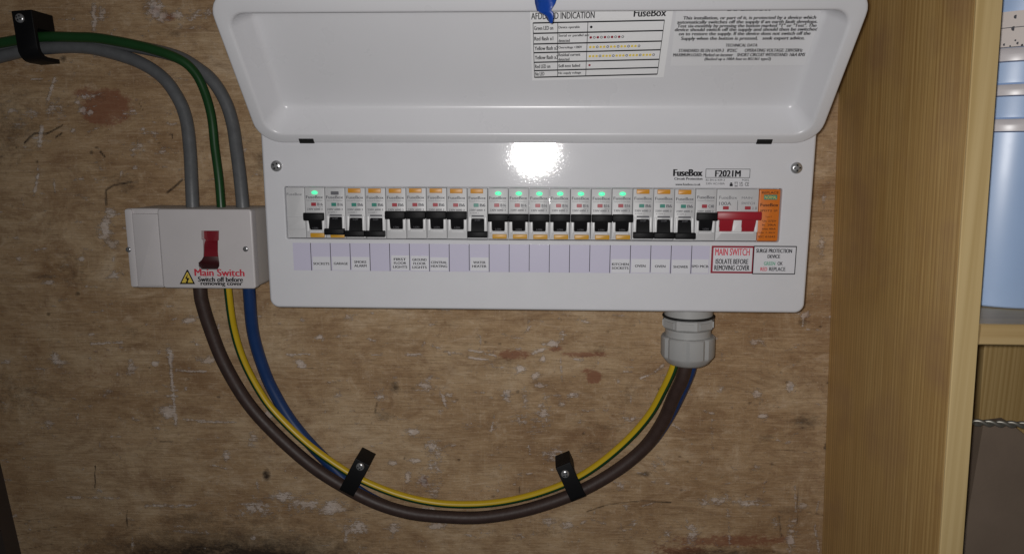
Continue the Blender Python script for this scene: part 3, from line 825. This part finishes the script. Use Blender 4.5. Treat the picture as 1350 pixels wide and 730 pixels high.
# --- warning stickers
def sticker(px0, py0, px1, py1, bw, mats, rows, name):
    a = at(px0, py0, 0); b = at(px1, py1, 0)
    m_ = MB(); m_.plate(a.x, b.x, b.z, a.z, -.0006, .0, .0004, .0001, 0)
    m_.plate(a.x + bw, b.x - bw, b.z + bw, a.z - bw, -.00085, -.0005, .0002, .0001, 1)
    for s, r0, r1, r2, r3, mi, bo in rows:
        m_.tpx(s, r0, r1, r2, r3, -.0010, mi, bo)
    return m_.build(name, mats, unit, ORG, recalc=False)


s1 = sticker(938.3, 323.8, 992.6, 360.3, .0016, [M['maroon'], M['paper'], M['redink'], M['ink']],
             [('MAIN SWITCH', 942.8, 327.6, 988.6, 336.6, 2, .03), ('ISOLATE BEFORE', 943.5, 341.5, 986.5, 347.8, 3, .035), ('REMOVING COVER', 941.8, 349.8, 988, 356, 3, .035)], 'warning_sticker')
s1['label'] = 'red-framed sticker reading MAIN SWITCH ISOLATE BEFORE REMOVING COVER'
s2 = sticker(993.4, 323.9, 1047.8, 361.6, .0008, [M['ink'], M['paper'], M['greenink'], M['redink'], M['ink']],
             [('SURGE PROTECTION', 997, 328.2, 1044.2, 333, 4, .045), ('DEVICE', 1012, 335.8, 1028.5, 340.2, 4, .045), ('GREEN', 1007, 345, 1022, 349.6, 2, .03), ('OK', 1025, 345, 1032, 349.6, 4, .03),
              ('RED', 1002.5, 352.2, 1011.5, 357, 3, .03), ('REPLACE', 1014, 352.2, 1035.5, 357, 4, .03)], 'warning_sticker')
s2['label'] = 'black-framed sticker reading SURGE PROTECTION DEVICE'

# --- open lid
TH = math.radians(40)
HY, HZ = -.0040, at(700, 189.5, -.004).z
LEN = .1368; DEEP = .024
lid_fn = lambda x, t, s: (x, HY - math.sin(TH) * s + math.cos(TH) * t, HZ + math.cos(TH) * s + math.sin(TH) * t)   # (x, t back from rim, s from hinge)


def lidpx(px, py, t):
    """(x, s) on the lid plane at depth t seen at a photo pixel"""
    d = rgt * ((px - 675) / F_PX) - upv * ((py - 365) / F_PX) + fwd
    n = Vector((0, math.cos(TH), math.sin(TH))); o = Vector((0, HY, HZ)) + n * t
    k = (o - CAM).dot(n) / d.dot(n); p = CAM + d * k - o
    return p.x, -math.sin(TH) * p.y + math.cos(TH) * p.z


mb = MB(lid_fn)
prof = [(0, .0046), (0, .0016), (.0003, .0007), (.0009, .0002), (.0018, 0), (.0082, 0), (.0092, .0002), (.0101, .0008), (.0107, .0018), (.0111, .0032),
        (.0150, .0120), (.0185, .0195), (.0194, .0213), (.0207, .0228), (.0225, .0237), (.0250, .0240)]
R_ = []
for ins, t in prof:
    r = max(.021 - ins * .72, .0045)
    ex = .0066 * min(1, max(0, (ins - .0018) / .0064))     # the free edge has a wider rim
    R_.append([(x, t, s) for x, s in rr(PL + ins + .0006, PR - ins - .0006, ins, LEN - ins - ex, r, 8)])
mb.rings(R_, 0, False, True)
lid = mb.build('lid', M['lidp'], unit, ORG, 32)
sol = lid.modifiers.new('thickness', 'SOLIDIFY'); sol.thickness = .0014; sol.offset = -1
lid['label'] = 'hinged white lid swung open above the breakers'
for px in (405, 1007):
    p = at(px, 186, HY)
    m_ = MB(lid_fn); m_.plate(p.x - .0064, p.x + .0064, .0001, .0050, -.0004, .0012, .0003, .0002)
    m_.build('hinge_slot_shade', M['hole'], lid, ORG)  # black plate standing in for the shade inside a lid cutout
# stickers on the lid's inside
def quadmap(c, t):
    A, B, C, D = [lidpx(px, py, t) for px, py in c]     # TL TR BR BL
    def f(u, y, v):                                      # v: 0 bottom .. 1 top
        top = (A[0] + (B[0] - A[0]) * u, A[1] + (B[1] - A[1]) * u); bot = (D[0] + (C[0] - D[0]) * u, D[1] + (C[1] - D[1]) * u)
        return lid_fn(bot[0] + (top[0] - bot[0]) * v, t + y, bot[1] + (top[1] - bot[1]) * v)
    return f
tf = DEEP - .0003
mb = MB(quadmap(((702.7, 30.5), (876, 26.8), (866.5, 97.8), (704.6, 102)), tf))
mb.plate(-.02, 1.055, -.065, 1.40, 0.0, .0002, .001, .00005, 0)
mb.rings([[(u, .0002, v) for u, v in ((-.02, -.065), (1.055, -.065), (1.055, 1.40), (-.02, 1.40))]], 0, False, False)
rowv = [1, .818, .628, .468, .288, .13, 0]
def hl(u0, u1, v, h=.012): mb.flat([(u0, -.00025, v - h), (u1, -.00025, v - h), (u1, -.00025, v + h), (u0, -.00025, v + h)], 1)
def vl(u, v0, v1, h=.0022): mb.flat([(u - h, -.0003, v0), (u + h, -.0003, v0), (u + h, -.0003, v1), (u - h, -.0003, v1)], 1)
for v in rowv: hl(0, 1, v)
for u in (0, .19, .42, 1): vl(u, 0, 1)
c1 = ['Green LED on', 'Red flash x1', 'Yellow flash x2', 'Yellow flash x3', 'Red LED on', 'No LED']
c2 = [['Device operable'], ['Serial or parallel arc', 'detected'], ['Overvoltage >280V'], ['Residual current', 'detected'], ['Self-test failed'], ['No supply voltage']]
for i in range(6):
    vm = (rowv[i] + rowv[i + 1]) / 2
    mb.text(c1[i], .008, .008 + .0122 * len(c1[i]), vm - .035, vm + .035, -.00025, 1, .03)
    for k, s in enumerate(c2[i]):
        v = vm + (.040 - .085 * k if len(c2[i]) == 2 else 0)
        mb.text(s, .197, .197 + .0108 * len(s), v - .028, v + .028, -.00025, 1, .03)
def dot(u, v, r, m, ring=False):
    ru, rv = r, r * 2.25
    if not ring:
        mb.flat([(u + ru * math.cos(a_), -.00025, v + rv * math.sin(a_)) for a_ in [2 * math.pi * j / 14 for j in range(14)]], m)
    else:
        for j in range(14):
            a_, b_ = 2 * math.pi * j / 14, 2 * math.pi * (j + 1) / 14
            mb.flat([(u + ru * q * math.cos(w_), -.00025, v + rv * q * math.sin(w_)) for q, w_ in ((1, a_), (1, b_), (.6, b_), (.6, a_))], m)
vm = lambda i: (rowv[i] + rowv[i + 1]) / 2
dot(.447, vm(0), .010, 1)
for k in range(10): dot(.447 + k * .0275, vm(1), .010, 2 if k % 2 == 0 else 1, k % 2 == 1)
for k in range(15): dot(.447 + k * .0272, vm(2), .010, 3 if k % 3 < 2 else 1, k % 3 == 2)
for k in range(20): dot(.447 + k * .0265, vm(3), .010, 3 if k % 4 < 3 else 1, k % 4 == 3)
dot(.447, vm(4), .009, 4)
mb.text('AFDD LED INDICATION', -.012, .468, 1.06, 1.175, -.00025, 1, .02)
mb.text('FuseBox', .765, 1.005, 1.07, 1.20, -.00025, 1, .03)
st = mb.build('instruction_sticker', [M['sticker'], M['ink'], M['maroon'], M['yellowink'], M['maroon']], lid, ORG, recalc=False)
st['label'] = 'white sticker with a table of indicator colours'
mb = MB(lambda x, y, s: lid_fn(x, tf + y, s))
lines = [('IMPORTANT', 960, 1018, 11.6, 6.5), ('This installation, or part of it, is protected by a device which', 900.7, 1075.4, 24.5, 5.8), ('automatically switches off the supply if an earth fault develops.', 893, 1077.5, 30, 5.8),
         ('Test six-monthly by pressing the button marked "T" or "Test". The', 893, 1076, 35, 5.8), ('device should switch off the supply and should then be switched', 889.7, 1077, 40, 5.8),
         ('on to restore the supply. If the device does not switch off the', 895, 1068, 45.4, 5.8), ('Supply when the button is pressed,   seek expert advice.', 898, 1060.5, 51.5, 5.8),
         ('TECHNICAL DATA', 956.7, 998.6, 59.8, 4), ('STANDARD: BS EN 61439-3   IP2XC       OPERATING VOLTAGE: 230V/50Hz', 895, 1057.8, 66.8, 4.3),
         ('MAXIMUM LOAD: Marked on incomer    SHORT CIRCUIT WITHSTAND: 16kA RMS', 887.6, 1061, 72.6, 4.3), ('(Backed up a 100A fuse to BS1361 type2)', 929, 1016, 78.4, 4.6)]
q = [lidpx(px, py, tf) for px, py in ((892, 10), (1083, 10), (1072, 86), (884, 87))]
mb.flat([(x, 0, min(s, .128)) for x, s in q], 0)
for s, x0, x1, y, h in lines:
    a = lidpx(x0, y, tf); b = lidpx(x1, y, tf); c = lidpx(x0, y - h / 2, tf)[1] - a[1]
    mb.text(s, a[0], b[0], a[1] - c, a[1] + c, -.0002, 1, .04)
st = mb.build('instruction_sticker', [M['clear'], M['ink']], lid, ORG, recalc=False)
st['label'] = 'clear sticker with a paragraph of safety text'

# --- blue tape hanging over the lid's free edge
m_ = MB()
ytp = lid_fn(0, 0, LEN)[1] - .0008
up = at(704, -30, ytp)
def q3(px, py, dy): p = at(px, py, ytp + dy); return (p.x, p.y, p.z)
top = [q3(703.5, -22, 0), q3(712, -22, -.0015), (q3(722, -22, -.0005)), q3(736, -22, -.001)]
r1 = [q3(704.5, -4, -.0003), q3(713, -4, -.0022), q3(723, -4, -.0006), q3(735, -4, -.0018)]
r1b = [q3(705.5, 5, -.0003), q3(713.5, 5, -.0026), q3(721.5, 5, -.0004), q3(732, 5, -.0022)]
r2 = [q3(708, 14.5, -.0006), q3(713.5, 17, -.0028), q3(720, 16, -.0002), q3(726.5, 13.5, -.0030)]
r3 = [q3(718.5, 20.5, .0004), q3(721.5, 21.5, -.0018), q3(725, 20, -.0006), q3(729.3, 17, -.0034)]
r4 = [q3(721.5, 26, .0002), q3(724, 25.5, -.0016), q3(726, 24.5, -.0004), q3(729.8, 23, -.0026)]
r5 = [q3(726, 31, .0), q3(726.6, 31.5, -.0008), q3(727.4, 31.3, -.0004), q3(728.4, 30.5, -.001)]
m_.rings([top, r1, r1b, r2, r3, r4, r5], 0, False, False, False)
tp = m_.build('tape_strip', M['tape'], None, (0, 0, 0), 25, recalc=False)
sol = tp.modifiers.new('thickness', 'SOLIDIFY'); sol.thickness = .0003
tag(tp, 'crumpled blue tape strip hanging over the edge of the open lid', 'tape')

# ------------------------------------------------------------------ isolator switch box
YI = 0.050
IL, IR, IT, IB = at(160.5, 276, YI).x, at(331, 276, YI).x, at(240, 275.5, YI).z, at(250, 380.5, YI).z
IORG = ((IL + IR) / 2, WALL, IB)
iso = thing('isolator_switch', IORG, 'small white main switch isolator box with red toggle on plywood left of fuse box', 'switch box')
xm_ = at(211, 330, YI).x; xf = at(176.5, 330, YI).x
mb = MB()
mb.plate(IL + .0006, IR - .0004, IB + .0008, IT - .0004, YI + .010, WALL - .0003, .004, .0012); mb.build('base', M['isoside'], iso, IORG, 40)
mb = MB(); mb.plate(IL, xm_ - .0003, IB, IT, YI + .0046, YI + .0098, .003, .0014)
mb.plate(IL + .0008, xf - .0004, IB + .0006, IT - .0006, YI + .0024, YI + .006, .002, .0010)
mb.build('side_cover', M['iso'], iso, IORG, 40)
mb = MB(); mb.plate(xf + .0003, xm_ - .0006, IB + .0022, IT - .0048, YI + .0014, YI + .006, .0006, .0008)
mb.build('side_flap', M['iso'], iso, IORG, 40)
# main cover with the keyhole-shaped toggle opening
ho = [(265.2, 304.3), (288.4, 304.3), (288.2, 316.5), (287.0, 317.5), (287.0, 343), (288.8, 346), (288.8, 350.5), (286.5, 355.2), (262.5, 355.2), (261.2, 350), (264.5, 344.5), (268, 342.5), (268, 330), (267.2, 316.5), (265.4, 315)]
hp = [(at(px, py, YI).x, at(px, py, YI).z) for px, py in ho][::-1]
hc = (sum(p[0] for p in hp) / len(hp), sum(p[1] for p in hp) / len(hp))
mb = MB()
holed(mb, lambda i: rr(xm_ + i, IR - i, IB + .0004 + i, IT - i, max(.003 - i, .0012), 6),
      lambda i: [(hc[0] + (x - hc[0]) * (1 - i / .0115), hc[1] + (z - hc[1]) * (1 - i / .018)) for x, z in hp], YI, YI + .0099, .0016, .0005)
mb.build('cover', M['iso'], iso, IORG, 35)
# toggle: upper shield, waist and a wide tip, its shade painted as darker red
P_ = lambda px, py, y: (lambda p: (p.x, p.z))(at(px, py, y))
mb = MB()
a = P_(263, 303, YI + .006); b = P_(291, 347, YI + .006)
mb.plate(a[0], b[0], b[1], a[1], YI + .0058, YI + .0099, .001, .0006, 0)
R_ = []
for px0, px1, py, yf in ((268.6, 286.4, 317.5, .0052), (268.6, 286.6, 323, .0018), (268.6, 286.6, 329, -.0004), (268.4, 286.6, 334, -.0016), (268, 286.8, 338, -.0018)):
    l = at(px0, py, YI + yf); r = at(px1, py, YI + yf)
    R_.append([(l.x, YI + .0075, l.z), (l.x, l.y + .0006, l.z), (l.x + .0006, l.y, l.z), (r.x - .0006, r.y, r.z), (r.x, r.y + .0006, r.z), (r.x, YI + .0075, r.z)])
mb.rings(R_, 0)
R_ = []
for px0, px1, py, yf in ((268, 286.8, 338.01, -.0018), (265.5, 287.2, 342.5, -.0020), (261.2, 288.4, 346.5, -.0014), (261.8, 288.0, 351.5, .0022), (263.2, 286.4, 354.7, .0062)):
    l = at(px0, py, YI + yf); r = at(px1, py, YI + yf)
    R_.append([(l.x, YI + .0085, l.z), (l.x, l.y + .0006, l.z), (l.x + .0008, l.y, l.z), (r.x - .0008, r.y, r.z), (r.x, r.y + .0006, r.z), (r.x, YI + .0085, r.z)])
mb.rings(R_, 1)
mb.build('toggle', [M['isored'], M['isoshade']], iso, IORG, 40)
for px, py, y, rt in ((169.6, 329, YI + .0024, 10), (324, 328.2, YI, 40)):
    p = at(px, py, y); screw((p.x, y - .0001, p.z), .0027, iso, IORG, rot=rt, name='cover_screw')
yy = YI - .0002
mb = MB()
tri = lambda k, y: [(lambda p: (p.x, y, p.z))(at(247 + u_ * k, 367.2 + v_ * k, yy)) for u_, v_ in ((-10.2, 7.2), (10.2, 7.2), (0.8, -11.6), (-.8, -11.6))]
mb.flat(tri(1, yy), 0); mb.flat(tri(.74, yy - .0001), 1)
for pts in (((247.8, 360.5), (244.2, 367.2), (246.6, 367.6), (246.8, 366.4)), ((246.2, 366.2), (249.8, 366.4), (247, 372.5), (246.2, 371.8)), ((244.8, 370.4), (248.4, 371.4), (246.2, 374.0))):
    mb.flat([(lambda p: (p.x, yy - .0002, p.z))(at(px, py, yy)) for px, py in pts], 0)
mb.build('warning_triangle', [M['ink'], M['yellowink']], iso, IORG, recalc=False)
mb = MB(); mb.tpx('Main Switch', 257, 354.8, 321.5, 363.6, yy - .0001, 0, .035)
mb.tpx('Switch off before', 261.5, 365.2, 319.8, 371.2, yy, 1, .045); mb.tpx('removing cover', 265, 371.4, 319, 377.4, yy, 1, .045)
mb.build('lettering', [M['redink'], M['ink']], iso, IORG, recalc=False)

# ------------------------------------------------------------------ cables
def cable(name, pts, rad, mats, label, stripe=None, k=7, n=20):
    P = spline([at(px + random.uniform(-.8, .8) * (1 < i < len(pts) - 3), py + random.uniform(-.8, .8) * (1 < i < len(pts) - 3), Y) for i, (px, py, Y) in enumerate(pts)], k)
    if isinstance(rad, list):
        rs = []
        for i in range(len(P)):
            f = i / k; j = min(int(f), len(rad) - 2); rs.append(rad[j] + (rad[j + 1] - rad[j]) * (f - j))
        rad = rs
    R_ = tube_rings(P, rad, n)
    m_ = MB(); m_.rings(R_)
    if stripe:
        for fi in range((len(R_) - 1) * n):
            a_ = ((fi % n) + .5) / n * 360
            m_.m[fi] = 1 if any(lo <= a_ < hi for lo, hi in stripe) else 0
    org = tuple(P[-1])
    o = m_.build(name, mats, None, org, 60); o.location = org
    return tag(o, label, 'cable')


Ya, Yb = .1025, .1030
cable('grey_cable', [(-330, 150, .1035), (-180, 118, .1035), (-60, 88, .1035), (-25, 80, .1035), (0, 74, .1030), (35, 66.5, .1025), (67, 62.5, .1022), (100, 62.5, Ya), (133, 66.5, Ya), (181, 81, Ya), (213.5, 102, Ya), (235, 129, .101), (245.5, 157, .099), (249.5, 195, .094), (252.5, 240, .086), (254, 276, .082), (255, 300, .082)],
      .0063, M['grey'], 'left grey sheathed cable curving into top of the isolator box')
cable('grey_cable', [(-330, 132, .1036), (-180, 100, .1036), (-60, 70, .1036), (0, 62, .1036), (40, 56, .1036), (67, 53.5, .1036), (100, 52.5, .1036), (133, 54, .1036), (192, 63.5, .1035), (235, 76, .103), (262, 91, .102), (281, 108, .1015), (297, 134, .101), (307, 165, .099), (312, 195, .094), (316.5, 235, .087), (320, 272, .082), (322, 300, .082)],
      .0063, M['grey'], 'right grey sheathed cable nearest the fuse box, entering top of the isolator')
cable('earth_cable', [(-330, 128, .0925), (-180, 96, .0925), (-60, 66, .0925), (0, 56.5, .0925), (40, 50.5, .0915), (67, 48.2, .0915), (100, 48.8, .0915), (133, 51.5, .0915), (192, 62, .0915), (235, 77.5, .092), (256, 95, .094), (270, 121, .095), (279, 155, .093), (284, 195, .090), (288.5, 235, .086), (291.5, 272, .083), (293, 300, .082)],
      [.0049] * 9 + [.0047, .0045] + [.0043] * 6, M['green'], 'green earth cable between two grey cables above the isolator box')
cable('brown_cable', [(263, 360, .080), (264, 384, .080), (267, 400, .081), (276, 430, .084), (294, 477, .087), (324, 527, .089), (360, 567.5, .0905), (405, 609, .0912), (446, 637, .0912), (495, 661.5, .0912), (541, 675.5, .0912), (586, 681, .0912), (631, 681, .0912), (676, 676, .0912), (722, 664, .0912), (767, 645, .0912), (812, 620, .0905), (848, 590, .088), (873, 557, .080), (889, 523, .067), (899, 500, .058), (904, 480, .055), (905, 455, .055)],
      .0067, M['brown'], 'thick brown cable looping from the isolator to the grey gland')
cable('blue_cable', [(328, 360, .080), (328.5, 386, .081), (334.5, 441, .092), (350, 492, .100), (366, 524, .1025), (383, 553, .103), (405, 580, .103), (432, 608, .1035), (468, 644, .1035), (520, 671, .1036), (586, 681, .1036), (640, 681, .1036), (700, 671, .1036), (760, 648, .1036), (813, 621, .1030), (853, 587, .099), (879, 553, .088), (896, 520, .074), (907.5, 492, .066), (911, 475, .064), (911, 455, .064)],
      .0062, M['blue'], 'thick blue cable running down from the right of the isolator behind brown cable')
cable('earth_cable', [(299.5, 360, .080), (301, 386, .081), (307.5, 431, .088), (320, 472, .093), (340, 512, .0955), (362, 544, .0955), (405, 584, .0945), (450, 618, .0925), (487, 637, .0925), (532, 654, .0945), (577, 662.5, .096), (622, 664, .096), (667, 660, .0955), (713, 649.5, .0935), (758, 630, .0915), (795, 607, .0885), (830, 577, .083), (856, 545, .074), (875, 514, .062), (886.5, 488, .052), (891, 470, .050), (892, 455, .050)],
      .0040, [M['yellow'], M['egreen']], 'green and yellow striped earth cable looping below to the grey gland', stripe=[(4, 150)], n=40)

# ------------------------------------------------------------------ black cable clips
def clip(pt, pb, width, h, scr, label, head=.013, rot=20, r=.006, th=.0028):
    a = at(*pt, WALL - h); b = at(*pb, WALL - h)
    d = (b - a); La = d.length; d.normalize(); wv = Vector((0, 1, 0)).cross(d)
    o = (a.x, WALL, a.z)
    t = thing('cable_clip', o, label, 'cable clip', 'black cable clips on the plywood')
    out = [(0, .0003), (0, h - .0012), (.0004, h - .0004), (.0012, h)]
    out += [(La - r + r * math.sin(math.radians(q)), h - r + r * math.cos(math.radians(q))) for q in (0, 18, 36, 54, 72, 90)]
    out += [(La, .0003), (La - th, .0003)]
    ri = r - th
    out += [(La - th - ri + ri * math.cos(math.radians(q)), h - r + ri * math.sin(math.radians(q))) for q in (0, 30, 60, 90)]
    out += [(head + .002, h - th), (head, h - th - .002), (head, .0003)]
    m_ = MB(); R_ = []
    for w_, k in ((-width / 2, .0), (-width / 2 + .0005, 1), (width / 2 - .0005, 1), (width / 2, 0)):
        ins = .0005 if k == 0 else 0
        R_.append([Vector((a.x, WALL, a.z)) + d * (min(max(p, ins), La - ins)) + wv * w_ + Vector((0, -1, 0)) * min(q, h - ins) for p, q in out])
    m_.rings(R_)
    m_.build('saddle', M['black'], t, o, 30)
    p = at(*scr, WALL - h); screw((p.x, WALL - h - .0001, p.z), .0044, t, o, rot=rot)


clip((27.5, 13.5), (38.5, 80), .0200, .031, (26.5, 24.5), 'large black cable clip holding grey and green cables at upper left', head=.0165, r=.013, th=.0042)
clip((478, 608.5), (455, 652.5), 0.0168, .0300, (475, 614.5), 'left of two black cable clips on the lower loop of cables', head=.0115, rot=40)
clip((742, 612.5), (764, 660), 0.0168, .0300, (745, 624), 'right of two black cable clips on the lower loop, nearer the gland', head=.0115, rot=10)

# ------------------------------------------------------------------ cable gland under the unit
gx = at(907.5, 450, .055).x; gy = .055
gz = lambda py: at(907, py, gy - .024).z
GO = (gx, gy, PB - .07)
gl = thing('cable_gland', GO, 'grey plastic cable gland screwed into the underside of the fuse box', 'cable gland')
gl.rotation_euler = (0, math.radians(-1.2), 0)
def cyl(name, prof, m, n=40, sm=35):
    m_ = MB(); lathe(m_, (gx, gy, 0), (0, 0, 1), prof, n, 0, True, True); return m_.build(name, m, gl, GO, sm)
def hexr(m_, R0, z0, z1, ch, n=6, ph=0.25):
    def ring(r, z): return [(gx + r * math.cos(2 * math.pi * (j + ph) / n), gy + r * math.sin(2 * math.pi * (j + ph) / n), z) for j in range(n)]
    m_.rings([ring(R0 - ch, z1), ring(R0, z1 - ch), ring(R0, z0 + ch), ring(R0 - ch, z0)])
cyl('thread_collar', [(.0228, PB + .0045), (.0228, gz(421.5))], M['gland'])
cyl('seal_ring', [(.0238, gz(421.5) + .0002), (.0246, gz(422.2)), (.0246, gz(423.6)), (.0238, gz(424.4))], M['rubber'])
m_ = MB(); hexr(m_, .0246, gz(438.5), gz(424.6), .0012, 8, .18)
for k in range(8):
    a_ = 2 * math.pi * (k + .68) / 8
    c = Vector((gx + .0231 * math.cos(a_), gy + .0231 * math.sin(a_), (gz(428) + gz(436)) / 2))
    u = Vector((-math.sin(a_), math.cos(a_), 0)); o_ = Vector((math.cos(a_), math.sin(a_), 0)); hz = (gz(428) - gz(436)) / 2
    P = [c + u * s * .0062 + Vector((0, 0, t * hz)) + o_ * q for q in (-.003, .0008) for s, t in ((-1, -1), (1, -1), (1, 1), (-1, 1))]
    m_.add(P, [(0, 1, 2, 3), (4, 5, 6, 7), (0, 1, 5, 4), (1, 2, 6, 5), (2, 3, 7, 6), (3, 0, 4, 7)])
m_.build('gland_body', M['gland'], gl, GO, 25)
cyl('gland_neck', [(.0226, gz(438.6)), (.0216, gz(440)), (.0216, gz(456)), (.0200, gz(458))], M['gland'])
m_ = MB()
zt2, zb3 = gz(450), gz(475)
def gear(r, z, amp):
    out = []
    for j in range(48):
        a_ = 2 * math.pi * j / 48
        ph = (a_ / (2 * math.pi) * 8 + .35) % 1
        rr_ = r - amp * (1 - min(1, abs(ph - .5) * 2 / .75)) ** 2 * 0 - (amp if .0 <= ph < .16 else 0)
        out.append((gx + rr_ * math.cos(a_), gy + rr_ * math.sin(a_), z))
    return out
m_.rings([gear(.0215, zt2 + .0008, .0004), gear(.0244, zt2 + .0002, .0012), gear(.0256, zt2 - .0010, .0018), gear(.0256, zb3, .0018), gear(.0246, zb3 - .002, .0012),
          gear(.0232, gz(480), .0006), gear(.0208, gz(484.5), .0002), gear(.0178, gz(487.5), 0), gear(.0152, gz(488.6), 0)])
m_.build('dome_nut', M['gland'], gl, GO, 30)
m_ = MB(); lathe(m_, (gx, gy, gz(488.4)), (0, 0, -1), [(.0140, 0), (.0140, .0006)], 24, 0); m_.build('cable_seal', M['rubber'], gl, GO)
